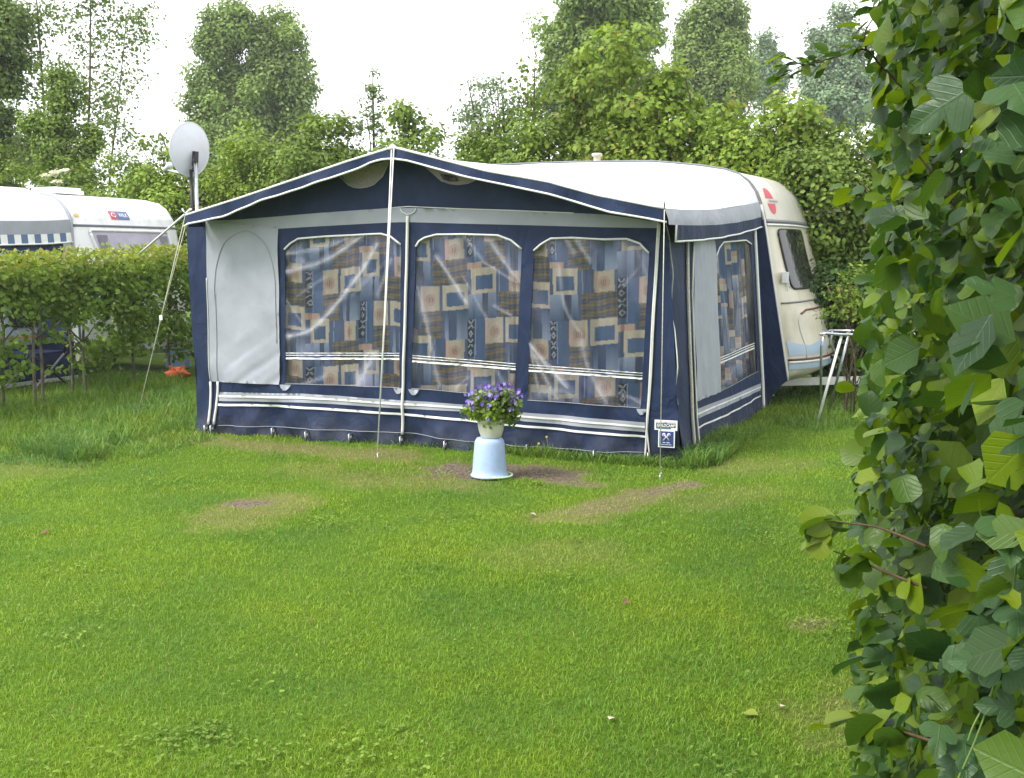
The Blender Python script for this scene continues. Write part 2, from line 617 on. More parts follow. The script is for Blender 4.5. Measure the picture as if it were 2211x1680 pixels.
GREENS = dict(
    maple=[(0, (.105, .170, .018)), (.35, (.155, .238, .026)), (.7, (.20, .29, .032)), (.93, (.24, .34, .04)), (1, (.28, .22, .05))],
    bush=[(0, (.090, .150, .022)), (.4, (.130, .205, .028)), (.8, (.18, .265, .036)), (1, (.25, .32, .05))],
    dark=[(0, (.022, .055, .014)), (.5, (.045, .095, .022)), (1, (.085, .15, .03))],
    poplar=[(0, (.14, .21, .050)), (.5, (.19, .275, .064)), (1, (.26, .35, .09))],
    farblue=[(0, (.15, .23, .13)), (.5, (.19, .28, .155)), (1, (.24, .33, .18))],  # distance haze put into the leaf colour, paler and bluer
    oak=[(0, (.10, .155, .036)), (.5, (.145, .215, .05)), (1, (.20, .28, .065))],
    willow=[(0, (.12, .18, .09)), (.5, (.18, .26, .13)), (1, (.26, .34, .18))],
    hedge=[(0, (.105, .180, .022)), (.5, (.155, .255, .030)), (1, (.23, .335, .042))],
    shoot=[(0, (.17, .24, .03)), (.5, (.26, .34, .045)), (.85, (.34, .38, .06)), (1, (.34, .24, .06))],
    near=[(0, (.022, .060, .018)), (.3, (.042, .096, .020)), (.55, (.070, .138, .015)), (.76, (.105, .178, .010)), (.94, (.145, .22, .008)), (1, (.18, .245, .010))],
    young=[(0, (.12, .07, .015)), (.5, (.20, .075, .02)), (1, (.10, .045, .035))],
    hop=[(0, (.030, .072, .026)), (1, (.055, .115, .035))],
    viola=[(0, (.09, .16, .02)), (.5, (.16, .26, .03)), (1, (.28, .38, .06))],
)
for k, st in GREENS.items():
    M['lf_' + k] = leaf_mat('leaves_' + k, st, nscale=dict(near=1.6, young=3, hop=2, viola=8, hedge=1.5).get(k, .55),
                            amt=.25 if k in ('near', 'hop') else .3, transl=.42 if k == 'near' else .32, rough=.40 if k in ('near', 'hop') else .55,
                            spec=.36 if k in ('near', 'hop') else .25, veins=k in ('near', 'hop'))

# ------------------------------------------------------------------ foliage generators
RHOMB = (np.array([(0, 0, 0), (-.36, .45, .08), (0, 1, 0), (.36, .45, .08)]), np.array([(0, 3, 2), (0, 2, 1)]))
OVAL = (np.array([(0, 0, 0), (-.34, .28, .06), (-.36, .62, .05), (0, 1, -.05), (.36, .62, .05), (.34, .28, .06)]),
        np.array([(0, 5, 4), (0, 4, 3), (0, 3, 2), (0, 2, 1)]))
MAPLE = (np.array([(0, 0, 0), (-.16, .3, .03), (-.52, .34, .08), (-.2, .52, .02), (-.3, .86, .02), (0, .5, 0), (0, 1.05, -.05),
                   (.3, .86, .02), (.2, .52, .02), (.52, .34, .08), (.16, .3, .03)]),
         np.array([(5, 0, 1), (5, 1, 2), (5, 2, 3), (5, 3, 4), (5, 4, 6), (5, 6, 7), (5, 7, 8), (5, 8, 9), (5, 9, 10), (5, 10, 0)]))


def unit(a): return a / (np.linalg.norm(a, axis=-1, keepdims=True) + 1e-9)


def place_leaves(P, Nrm, size, tmpl, droop=.35, uvs=None, dirs=None):
    """one template per point: P positions, Nrm leaf normals, size per leaf"""
    n = len(P)
    Nrm = unit(Nrm)
    D = rng.normal(size=(n, 3)) if dirs is None else dirs + rng.normal(size=(n, 3)) * .35
    D[:, 2] -= droop
    D = unit(D - Nrm * (D * Nrm).sum(1, keepdims=True))
    X = np.cross(D, Nrm)
    tv, tf = tmpl
    k = len(tv)
    V = P[:, None, :] + size[:, None, None] * (tv[None, :, 0, None] * X[:, None] + tv[None, :, 1, None] * D[:, None] + tv[None, :, 2, None] * Nrm[:, None])
    F = tf[None] + (np.arange(n) * k)[:, None, None]
    uv = np.tile(uvs, (n, 1)) if uvs is not None else None
    return V.reshape(-1, 3), F.reshape(-1, tf.shape[1]), uv


def in_lobes(n, lobes, skin=.55):
    """random points in a set of ellipsoids (cx,cy,cz,rx,ry,rz), biased to their skins"""
    w = np.array([l[3] * l[5] + l[4] * l[5] for l in lobes])
    idx = rng.choice(len(lobes), n, p=w / w.sum())
    L = np.array(lobes)[idx]
    d = unit(rng.normal(size=(n, 3)))
    r = skin + (1 - skin) * rng.random(n) ** .7
    r *= 1 + .17 * rng.normal(size=n)
    return L[:, :3] + d * r[:, None] * L[:, 3:], d


def crown_mesh(lobes, nclump, nleaf, cr, size, tmpl=RHOMB, flat=.7, skin=.5, up=.5):
    cc, cd = in_lobes(nclump, lobes, skin)
    crs = cr * (.55 + .9 * rng.random(nclump))
    cnt = np.maximum(4, (nleaf * (crs / cr) ** 1.6 * (.5 + rng.random(nclump))).astype(int))
    idx = np.repeat(np.arange(nclump), cnt)
    d = unit(rng.normal(size=(len(idx), 3)))
    r = rng.random(len(idx)) ** .45
    off = d * (crs[idx] * r)[:, None]
    off[:, 2] *= flat
    P = cc[idx] + off
    nr = d * .7 + cd[idx] * .4 + rng.normal(size=d.shape) * .45 + np.array([0, 0, up])
    sz = size * (.65 + .7 * rng.random(len(idx)))
    V, F, _ = place_leaves(P, nr, sz, tmpl)
    return V, F, cc


def tree(name, label, cat, base, lobes, nclump, nleaf, cr, size, lmat, trunk, group=None, tmpl=RHOMB, nlimb=8, bark='bark', skin=.5, extra=None, zlow=None, flat=.7):
    """lobes relative to base; trunk = [(dx,dy,z,r),...]"""
    base = np.asarray(base, float)
    t = thing(name, label, cat, base, group)
    LB = [(base[0] + a, base[1] + b, c, d, e, f) for a, b, c, d, e, f in lobes]
    V, F, cc = crown_mesh(LB, nclump, nleaf, cr, size, tmpl, flat=flat, skin=skin)
    if zlow is not None:
        k = V[F].mean(1)[:, 2] > zlow
        F = F[k]
    np_object('crown', V, F, lmat, t, smooth=True)
    mb = MB()
    for st in (trunk if isinstance(trunk[0], list) else [trunk]):
        pts = [(base[0] + a, base[1] + b, z) for a, b, z, r in st]
        rad = [r for *_, r in st]
        path = smooth_path([(*p, r) for p, r in zip(pts, rad)], 4)
        P4 = np.array(path)
        mb.tube(P4[:, :3], list(np.maximum(P4[:, 3], .004)), 7)
        z0, z1 = pts[0][2], pts[-1][2]
        for c in cc[rng.choice(len(cc), min(nlimb, len(cc)), replace=False)]:
            za = min(max(c[2] - .25 * (z1 - z0) - .2, z0 + .15 * (z1 - z0)), z1 * .95)
            i = int(np.argmin(abs(P4[:, 2] - za)))
            a = P4[i]
            mid = (a[:3] * .5 + c * .5) + np.array([0, 0, .08 * (z1 - z0) * .3])
            mb.tube([a[:3], mid, c], [a[3] * .5, a[3] * .3, max(.004, a[3] * .12)], 5)
    mb.build('trunk', M[bark], t)
    if extra: extra(t)
    return t

# ================================================================== AWNING
awning = thing('caravan_awning', 'navy blue and grey gabled awning with three curtained windows, joined to the cream caravan', 'awning', (AL + AR) / 2)


def wr(u, z):
    """cloth undulation of the front wall, metres towards the camera"""
    u = np.asarray(u, float); z = np.asarray(z, float)
    w = .005 * np.sin(3.1 * u + 1.3 * z) + .004 * np.sin(7.3 * u - 4.1 * z + 1) + .003 * np.sin(13 * u + 9 * z)
    w = w + .004 * np.sin(21 * u + 3 * np.sin(4 * z)) * np.exp(-((z - 1.72) / .16) ** 2)
    k = np.clip((.34 - z) / .34, 0, 1)
    w = w + k * (.034 * np.sin(5.2 * u + .6) + .026 * np.sin(9.7 * u + 7 * z + 2) + .016 * np.sin(17 * u - 14 * z) + .008 * np.sin(31 * u + 17 * z))
    k2 = np.exp(-((z - .42) / .2) ** 2)
    w = w + k2 * .012 * np.sin(6 * u + 9 * z) + k2 * .006 * np.sin(15 * u - 11 * z)
    return w


def F3(u, z, off=0.0, extra=None):
    u = np.asarray(u, float); z = np.asarray(z, float)
    w = wr(u, z) + off
    if extra is not None: w = w + extra(u, z)
    return AL + u[..., None] * U + z[..., None] * Z + w[..., None] * N


def pf(x, y, off=0.0):
    """photo-measured point on the front wall plane -> (u, z)"""
    p = plane(x, y, AL + N * off, N)
    return (float(np.dot(p - AL, U)), float(p[2]))


def pfs(pts, off=0.0): return [pf(x, y, off) for x, y in pts]


def front(off=0.0, extra=None): return lambda u, z: F3(u, z, off, extra)


def piping(name, pts, r, mapf, m, parent=awning, step=.05):
    d = densify(pts, step, closed=False)
    d = np.array(d)
    P = mapf(d[:, 0], d[:, 1])
    mb = MB(); mb.tube(list(P), r, 6)
    return mb.build(name, m, parent)


W1 = [(615, 829), (615.3, 539), (627, 526), (644, 515.5), (704, 510.5), (824, 504.8), (844, 510.5), (866.5, 528), (864, 700), (862.5, 837.4), (740, 832)]
W2 = [(889.3, 838.6), (898, 532.6), (905, 521), (917, 513.5), (943, 506.5), (999, 505.8), (1075, 508), (1103, 518.7), (1125.8, 537.8), (1119, 700), (1110, 856)]
W3 = [(1138, 864.7), (1152.6, 541.3), (1169, 527.4), (1190, 515), (1235, 513.5), (1305, 517), (1353.5, 515.8), (1381.4, 525.7), (1401.6, 546.5), (1394, 700), (1383, 881), (1260, 872)]
ARCH = [W1[1:8], W2[1:9], W3[1:9]]
TOPL = [(403, 476), (519, 437), (654, 392), (754, 358), (851, 334)]
TOPR = [(854, 334), (1049.6, 382), (1179.6, 404), (1289.6, 433), (1425, 466)]
wall_out = pfs([(430, 932), (416, 720), (407, 560)] + TOPL + TOPR[1:] + [(1445, 520), (1456, 740), (1470, 1003)])
wall_out[0] = (wall_out[0][0], -.03); wall_out[-1] = (wall_out[-1][0], -.03)
wins = [pfs(w) for w in (W1, W2, W3)]
sheet('front_wall', wall_out, front(), M['navy'], awning, holes=wins, step=.033)
# grey band over the windows and door panel
band = pfs([(445.3, 477), (500, 475), (579, 469), (700, 459), (846, 449), (882, 449), (1096, 454), (1305, 463), (1423, 479),
            (1419.6, 492.6), (1300, 491), (1155, 486.7), (1000, 483), (884, 479.8), (844, 480.5), (720, 487), (601.5, 494)])


def doorx(u, z):
    k = np.clip((1.0 - z) / .8, 0, 1) * np.clip((u - .25) / .25, 0, 1)
    d = z * 2.0 + u * -1.3
    return .013 * k * (1 + np.sin(13 * d)) + .006 * k * (1 + np.sin(29 * d + 1)) + .006 * (1 + np.sin(11 * (z + 1.6 * u))) * np.clip((z - .9) * 2, 0, 1) * np.clip((u - .3) * 3, 0, 1)


door = pfs([(445.3, 477), (601.5, 493.7), (603.5, 660), (605, 830), (455, 823.5), (449, 600)])
sheet('top_band', [pf(445.3, 477)] + band[1:], front(.004), M['grey'], awning, step=.04)
dp = sheet('door_panel', door, front(.009, doorx), M['grey'], awning, step=.025)
arc = pfs(smooth_path([(467, 660), (465, 631), (469, 572), (489, 522), (526.5, 499), (554, 509), (576.5, 532), (591.5, 577), (596, 640), (599, 740)], 5))
piping('arch_zip', arc, .0035, front(.013, doorx), M['hem'], dp, .03)
piping('zip', pfs([(467, 500 + 132), (468.5, 700), (471.7, 823)]), .0035, front(.013, doorx), M['hem'], dp, .03)
# zip covers and poles
for nm, pts, r in (('zip_cover', [(449, 600), (452, 740), (455, 824)], .004), ('zip_cover', [(455, 824), (457, 880), (456, 915)], .012),
                   ('zip_cover', [(471.7, 824), (470.5, 880), (468, 915)], .012),
                   ('zip_cover', [(882.3, 466), (879, 600), (874, 780), (870, 900), (868, 938)], .014),
                   ('zip_cover', [(1422.5, 481), (1412, 660), (1404, 810), (1397, 930), (1391.8, 991)], .009),
                   ('zip_cover', [(1426, 483), (1415, 660), (1407, 810), (1398, 930), (1402.5, 990)], .007)):
    piping(nm, pfs(pts), r, front(.014), M['zip'])
# windows: arch piping, pane, curtain, stripes, corner tabs
for a in ARCH: piping('window_piping', pfs(a), .009, front(.008), M['pipe'])
for w in (W1, W2, W3):
    k = [w[-2], w[-1], w[0]] if len(w) != 11 or w is W1 else [w[-1], w[0]]
    piping('window_seam', pfs(k), .003, front(.004), M['hem'])


CREASE_GLINTS = {  # fold lines: raised as ridges, their sky glints painted milky
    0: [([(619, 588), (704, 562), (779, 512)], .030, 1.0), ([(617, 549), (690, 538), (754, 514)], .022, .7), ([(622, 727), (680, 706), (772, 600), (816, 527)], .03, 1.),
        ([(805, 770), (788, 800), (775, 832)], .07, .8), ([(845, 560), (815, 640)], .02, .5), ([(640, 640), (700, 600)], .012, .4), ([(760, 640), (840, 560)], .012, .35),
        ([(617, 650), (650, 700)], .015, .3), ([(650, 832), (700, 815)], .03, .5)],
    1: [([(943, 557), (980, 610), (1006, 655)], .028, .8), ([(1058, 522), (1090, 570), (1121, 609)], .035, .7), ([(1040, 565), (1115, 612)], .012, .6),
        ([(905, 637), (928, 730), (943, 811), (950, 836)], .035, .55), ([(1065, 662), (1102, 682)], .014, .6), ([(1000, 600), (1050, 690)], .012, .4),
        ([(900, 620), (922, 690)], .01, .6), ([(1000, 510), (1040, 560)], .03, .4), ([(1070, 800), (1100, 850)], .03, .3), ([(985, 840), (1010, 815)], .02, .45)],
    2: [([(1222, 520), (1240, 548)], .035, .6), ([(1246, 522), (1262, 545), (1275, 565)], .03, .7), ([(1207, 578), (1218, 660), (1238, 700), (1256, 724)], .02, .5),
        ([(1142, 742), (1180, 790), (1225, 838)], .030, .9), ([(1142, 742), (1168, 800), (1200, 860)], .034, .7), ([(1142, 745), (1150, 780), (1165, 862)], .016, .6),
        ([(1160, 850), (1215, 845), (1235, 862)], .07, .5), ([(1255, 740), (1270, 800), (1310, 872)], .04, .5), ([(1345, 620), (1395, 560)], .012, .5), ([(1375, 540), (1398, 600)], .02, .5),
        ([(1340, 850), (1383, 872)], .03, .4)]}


def seg_dist(u, z, pl):
    d = np.full(len(u), 9.0)
    for a, b in zip(pl[:-1], pl[1:]):
        a = np.array(a); b = np.array(b); ab = b - a
        t = np.clip(((u - a[0]) * ab[0] + (z - a[1]) * ab[1]) / (ab @ ab), 0, 1)
        d = np.minimum(d, np.hypot(u - a[0] - t * ab[0], z - a[1] - t * ab[1]))
    return d


def crease_glint_fn(lines):
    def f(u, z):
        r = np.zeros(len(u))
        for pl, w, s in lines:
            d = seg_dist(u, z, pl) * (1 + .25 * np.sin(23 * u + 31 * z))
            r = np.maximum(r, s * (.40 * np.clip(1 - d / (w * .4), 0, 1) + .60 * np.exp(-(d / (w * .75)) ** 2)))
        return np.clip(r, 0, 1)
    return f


def lin(h): return np.array(srgb(*h))


TW, TH = .50, .80
BLUE, BEIGE, BROWN, DARK, LBLUE, CUP, SLATE, OCHRE = (lin(c) for c in ((80, 112, 164), (230, 216, 196), (124, 110, 100), (38, 46, 82), (176, 190, 222), (214, 180, 164), (88, 108, 156), (162, 138, 104)))


def print_colour(x, y):
    """woven patchwork print; x across, y down, metres"""
    x = np.asarray(x, float) / 1.04; y = np.asarray(y, float) / 1.04
    ci = np.floor(x / TW)
    yy = np.mod(y + (np.mod(ci, 2)) * .29, TH)
    xx = np.mod(x, TW)
    c = np.tile(SLATE, (len(x), 1)) * (1 + .12 * np.sin(xx * 260))[:, None]

    def put(x0, x1, y0, y1, v, g=None):
        k = (xx >= x0) & (xx < x1) & (yy >= y0) & (yy < y1)
        if g is None: c[k] = v
        else:
            t = ((yy[k] - y0) / (y1 - y0))[:, None]
            c[k] = v * (1 - t) + g * t

    def land(x0, x1, y0, y1):
        k = (xx >= x0) & (xx < x1) & (yy >= y0) & (yy < y1)
        n = np.sin(yy[k] * 230 + 1.2 * np.sin(xx[k] * 30)) * .8 + np.sin(yy[k] * 88 + xx[k] * 12) + .7 * np.sin(xx[k] * 140)
        c[k] = np.where((n > 1.0)[:, None], OCHRE * .9, np.where((n < -.7)[:, None], SLATE * .7, BROWN))

    def cup(x0, x1, y0, y1):
        put(x0, x1, y0, y1, BEIGE * .92)
        cx, cy = (x0 + x1) / 2, (y0 + y1) / 2 + .01
        r = np.hypot((xx - cx) / .042, (yy - cy) / .05)
        k = (xx >= x0) & (xx < x1) & (yy >= y0) & (yy < y1)
        c[k & (r < 1)] = CUP
        c[k & (r < .55) & (np.abs(np.sin(xx * 220)) > .5)] = CUP * .62
        c[k & (np.abs(xx - x0) < .022)] = CUP * 1.15

    def square(x0, x1, y0, y1):
        put(x0, x1, y0, y1, BEIGE)
        put(x0 + .03, x1 - .025, y0 + .06, y1 - .03, BLUE)
    put(.05, .15, .0, .34, BLUE)
    put(.055, .062, .0, .34, LBLUE)
    put(.15, .31, .19, .42, BROWN); land(.15, .31, .20, .42)
    cup(.15, .29, .0, .20)
    square(.31, .50, .0, .20)
    put(.33, .50, .20, .44, BLUE * .75, LBLUE)
    put(.36, .42, .20, .44, SLATE * .8)
    square(.03, .22, .40, .60)
    put(.0, .22, .60, .80, LBLUE, BLUE * .8)
    put(.12, .17, .60, .80, SLATE * .6)
    cup(.34, .48, .44, .60)
    land(.24, .50, .60, .80)
    put(.22, .34, .42, .60, SLATE)
    put(.25, .255, .42, .60, LBLUE)
    put(.0, .12, .35, .40, CUP * 1.1)
    # dark ribbon with crosses and lozenges
    put(.0, .052, .0, .30, DARK)
    k = (xx < .052) & (yy < .30)
    q = np.mod(yy, .075) - .0375
    i = np.mod(np.floor(yy / .075), 2)
    dx = xx - .026
    cross = (np.abs(np.abs(dx) - np.abs(q) * .62) < .0055) & (np.abs(q) < .032) & (np.abs(q) > .006)
    loz = np.abs(np.abs(dx) / .017 + np.abs(q) / .026 - .82) < .3
    c[k & (((i == 0) & cross) | ((i == 1) & loz))] = lin((196, 202, 214))
    return c


def make_curtain(poly, idx, mapper, phase, n_dir=-1.0, depth=.075, parent=awning):
    P = np.array(poly)
    u0, u1 = P[:, 0].min() - .05, P[:, 0].max() + .05
    z0, z1 = P[:, 1].min() - .06, P[:, 1].max() + .05
    us = np.arange(u0, u1, .006); zs = np.arange(z0, z1, .007)
    uu, zz = np.meshgrid(us, zs)
    u, z = uu.ravel(), zz.ravel()
    sway = .012 * np.sin(2.3 * z + phase)
    a = u + sway
    ple = .024 * np.sin(25 * a + phase + 1.3 * np.sin(3.1 * a + phase)) + .010 * np.sin(53 * a + 2 * phase)
    for fx in ((.22, .61, .80), (.33, .55, .9), (.18, .48, .77))[idx % 3]:
        f = u0 + (u1 - u0) * fx + sway
        ple = ple - .035 * np.exp(-((u - f) / .014) ** 2)
    x = a + .10 * np.sin(3.1 * a + phase) * .4 + .008 * np.sin(21 * a + phase) + phase * 1.37
    cc = print_colour(x, -z + .03 * np.sin(4 * u + phase) + phase)
    V = mapper(u, z, -depth + ple)
    nx = len(us)
    i = np.arange(len(zs) - 1)[:, None] * nx + np.arange(nx - 1)[None]
    Fq = np.stack([i, i + 1, i + nx + 1, i + nx], -1).reshape(-1, 4)
    return np_object('curtain', V, Fq, M['curtain'], parent, smooth=True, attrs={'col': cc})


def flat_front(u, z, off): return AL + np.asarray(u)[..., None] * U + np.asarray(z)[..., None] * Z + np.asarray(off)[..., None] * N


STR = [((616, 863), ((762.5, 762.7), (767.2, 767.6), (774, 775.2))), ((891, 1113), ((767.3, 785.6), (772.5, 791.5), (780, 797.5))),
       ((1141, 1388), ((788, 805.8), (793.6, 811.2), (800.6, 817.6)))]
for i, w in enumerate(wins):
    make_curtain(w, i, flat_front, (.35, 1.9, 3.6)[i])
    lines = [(smooth_path(pfs(pl), 5), wd, s) for pl, wd, s in CREASE_GLINTS[i]]
    cf = crease_glint_fn(lines)
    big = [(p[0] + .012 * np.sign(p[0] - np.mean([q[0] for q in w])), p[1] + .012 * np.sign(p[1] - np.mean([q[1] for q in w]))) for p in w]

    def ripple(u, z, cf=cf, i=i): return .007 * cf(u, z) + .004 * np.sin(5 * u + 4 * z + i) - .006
    pn = sheet('window_pane', big, front(0, ripple), M['pane'], awning, step=.013, attrs={'crease_glint': cf})
    (xa, xb), ys = STR[i]
    for k, (ya, yb) in enumerate(ys):
        h = .7 if k < 2 else 2.0
        q = pfs([(xa, ya - h), (xb, yb - h), (xb, yb + h), (xa, ya + h)])
        sheet('printed_stripe', q, front(.002, ripple), M['whiteprint'], pn, step=.03)
for tx, ty in ((616, 832), (861, 839), (894, 842), (1386, 884)):
    sheet('corner_tab', pfs([(tx - 11, ty - 2), (tx + 12, ty - 1), (tx + 9, ty + 5), (tx + 3, ty + 11), (tx - 3, ty + 11), (tx - 8, ty + 5)]), front(.012), M['grey'], awning, step=.03)
ft = sheet('apex_tab', pfs([(866, 450), (900, 450), (897, 457), (890, 462), (880, 463), (870, 458)]), front(.010), M['grey'], awning, step=.03)
piping('tab_piping', pfs([(866, 450), (870, 458), (880, 463), (890, 462), (897, 457), (900, 450)]), .004, front(.013), M['pipe'], ft)
piping('band_piping', pfs([(846, 449), (882, 446), (1000, 451), (1096, 454), (1240, 460)]), .004, front(.007), M['pipe'])
# skirt stripes
up = [(474, 846.3), (650, 850), (868.9, 864), (1002, 873.5), (1131, 890.8), (1393.5, 911.7)]
lo = [(474, 865.3), (650, 869), (868.7, 881.8), (1002, 889), (1131, 910), (1393.5, 933)]
wl = [(474, 873), (600, 876), (868.7, 894), (1005.8, 906.5), (1131, 920.4), (1393.5, 943)]
sheet('skirt_stripe', pfs(up + lo[::-1]), front(.006), M['grey'], awning, step=.025)
mid = [((a[0] + b[0]) / 2, (a[1] + b[1]) / 2 - 1) for a, b in zip(up, lo)]
for pl, h in ((mid, 2.2), (wl, 2.4)):
    sheet('skirt_line', pfs([(x, y - h) for x, y in pl] + [(x, y + h) for x, y in pl[::-1]]), front(.013), M['pipe'], awning, step=.025)
piping('hem_seam', pfs([(474, 918), (650, 925), (868, 935), (1000, 950), (1131, 965), (1390, 978)]), .003, front(.004), M['hem'])
# pegging straps
for x in (456, 468, 590, 671, 761, 868, 970, 1140, 1290, 1402):
    u, z = pf(x, 940)
    p = F3(np.array(u), np.array(.05))
    mb = MB()
    mb.tube([p + Z * .015, p + N * .025 - Z * .02, p + N * .05 - Z * .06], .008, 6, 0)
    mb.box(p + N * .03 - Z * .005, U * .011, N * .004, Z * .012, 1)
    mb.tube([p + N * .065 + Z * .02, p + N * .06 - Z * .08], .006, 6, 1)
    mb.tube([p + N * .063 + Z * .018, p + N * .045 + Z * .022, p + N * .035 + Z * .008], .005, 6, 1)
    mb.build('peg_strap', [M['rubber'], M['steel']], awning)

# ------------------------------------------------------------------ roof, valance, vents
OV = .28
RF = [(400, 465.5), (519, 428), (654, 382), (754, 348), (848, 319), (854.7, 320), (1049.6, 370), (1179.6, 392.5), (1289.6, 422.5), (1434.6, 451)]


def fo(x, y): return plane(x, y, AL + N * OV, N)


left_front = resample([fo(*p) for p in RF[:5]], 20)
right_front = resample([fo(*p) for p in RF[4:]], 28)


def rail(c, z): return CV + C * c + Z * z


RAIL_R = [(-3.15, 2.60), (-2.2, 2.60), (-1.25, 2.575), (-.76, 2.52), (-.45, 2.465), (-.30, 2.41), (-.20, 2.33), (-.14, 2.25), (-.10, 2.17), (-.09, 2.13)]
RAIL_L = [(-4.42, 2.10), (-4.38, 2.25), (-4.22, 2.42), (-3.9, 2.53), (-3.5, 2.585), (-3.15, 2.60)]
right_back = resample([rail(*p) for p in RAIL_R], 28)
left_back = resample([rail(*p) for p in RAIL_L], 20)
fr_all = np.vstack([left_front, right_front[1:]])
bk_all = np.vstack([left_back, right_back[1:]])
mb = MB()
ns = 16
n_u = len(fr_all)
V = []
for j in range(ns + 1):
    t = j / ns
    row = fr_all * (1 - t) + bk_all * t
    sag = -.035 * math.sin(PI * t)
    for i in range(n_u):
        e = abs(i / (n_u - 1) - .42)
        V.append(row[i] + Z * (sag * (1 if e > .03 else .5) + .004 * math.sin(9 * t + i)))
mb.add(V, [(j * n_u + i, j * n_u + i + 1, (j + 1) * n_u + i + 1, (j + 1) * n_u + i) for j in range(ns) for i in range(n_u - 1)])
mb.build('roof', M['roof'], awning)
mb = MB(); mb.tube(list(fr_all + Z * .004), .010, 7); mb.build('roof_piping', M['pipe'], awning)
mb = MB(); mb.tube([p + Z * .012 for p in resample([rail(*q) for q in RAIL_L + RAIL_R[1:] + [(-.03, 1.9)]], 60)], .010, 6); mb.build('rail_piping', M['trimgrey'], awning)

VLOW = [(400, 489), (407, 483.5), (440, 477), (479, 468), (569, 431.8), (654, 404.3), (741.6, 375.5), (804, 350.5), (829, 343.8), (851.5, 343),
        (880, 347), (1009.6, 382.5), (1100, 401), (1189.6, 420), (1314.6, 457.5), (1400, 472), (1439.6, 480)]
low = resample([fo(*p) for p in VLOW], 80)
top = np.stack([np.interp(np.linspace(0, 1, 80), np.linspace(0, 1, n_u), fr_all[:, k]) for k in range(3)], 1)
# match top to low by horizontal position
lu, tu = (low - AL) @ U, (fr_all - AL) @ U
top = np.stack([np.interp(lu, tu, fr_all[:, k]) for k in range(3)], 1)
V, F = [], []
for j in range(5):
    t = j / 4
    for i in range(80):
        V.append(top[i] * (1 - t) + low[i] * t + N * (t * (.012 * math.sin(i * .55) + .008 * math.sin(i * 1.3 + 1)) + .004))
F = [(j * 80 + i, j * 80 + i + 1, (j + 1) * 80 + i + 1, (j + 1) * 80 + i) for j in range(4) for i in range(79)]
mb = MB(); mb.add(V, F); val = mb.build('valance', M['navy'], awning)
mb = MB(); mb.tube([np.array(v) + N * .003 for v in V[-80:]], .009, 6); mb.build('valance_piping', M['pipe'], val)
# rolled mesh vents in the gable
vl = sheet('gable_vent', pfs([(737, 375), (754, 399), (766, 404.5), (779, 406), (795, 404), (809, 399), (829, 381), (845, 345)]), front(.015), M['vent'], awning, step=.04)
piping('vent_piping', pfs([(737, 381), (754, 399.5), (766, 405), (779, 406.5), (795, 404.5), (809, 399.5), (829, 381.5), (843, 350)]), .004, front(.018), M['hem'], vl)
v2 = sheet('gable_vent', pfs([(918, 360), (954, 392), (972, 398), (990, 400), (1012, 397), (1032, 388), (1000, 379)]), front(.015), M['vent'], awning, step=.04)
sheet('vent_opening', pfs([(952, 375), (958, 388), (975, 393), (992, 392), (985, 380)]), front(.022), M['dark'], v2, step=.04)
# ------------------------------------------------------------------ right side wall
top_u, top_z = pf(1437, 470)
TR = AL + U * top_u + Z * top_z
lean = TR - AR
lean = lean - S * np.dot(lean, S)
ST = lean / lean[2]                                       # rises one metre
SN = np.cross(S, ST); SN /= np.linalg.norm(SN)
if np.dot(SN, C) < 0: SN = -SN


def ps(x, y):
    p = plane(x, y, AR, SN)
    z = p[2]
    return (float(np.dot(p - AR - ST * z, S)), float(z))


def pss(pts): return [ps(*p) for p in pts]


def wrs(s, z):
    k = np.exp(-(s / .22) ** 2)
    w = .004 * np.sin(4 * s + 2 * z) + k * (.014 * np.sin(9 * z + 8 * s) + .005 * np.sin(19 * z - 9 * s)) - k * .05 * np.sin(PI * np.clip(z / 1.9, 0, 1)) * np.clip(s / .12, 0, 1)
    k2 = np.clip((.3 - z) / .3, 0, 1)
    return w + k2 * (.018 * np.sin(6 * s) + .012 * np.sin(13 * s + 1))


def S3(s, z, off=0.0, extra=None):
    s = np.asarray(s, float); z = np.asarray(z, float)
    w = wrs(s, z) + off
    if extra is not None: w = w + extra(s, z)
    return AR + s[..., None] * S + z[..., None] * ST + w[..., None] * SN


def side(off=0.0, extra=None): return lambda s, z: S3(s, z, off, extra)


WS = [(1551, 846.8), (1547, 700), (1544.8, 552.8), (1551, 535.9), (1561.7, 523), (1608, 519), (1619.6, 527), (1628, 660), (1635.7, 802)]
sw = pss(WS)
bt = ps(1634, 470); bb = ps(1656, 884)
so = [(0, -.03), (0, 1.0), (0, 1.93), (.4, 1.95), (bt[0], 1.98), (bb[0], -.03)]
sheet('side_wall', so, side(), M['navy'], awning, holes=[sw], step=.045)
gp = pss([(1495, 500), (1537, 490), (1543, 552), (1547, 700), (1551, 847), (1499, 867), (1497, 700)])


def gfold(s, z): return .010 * (1 + np.sin(24 * s + 1.5 * z)) * np.clip((1.3 - z), 0, 1) + .003 * (1 + np.sin(50 * s))


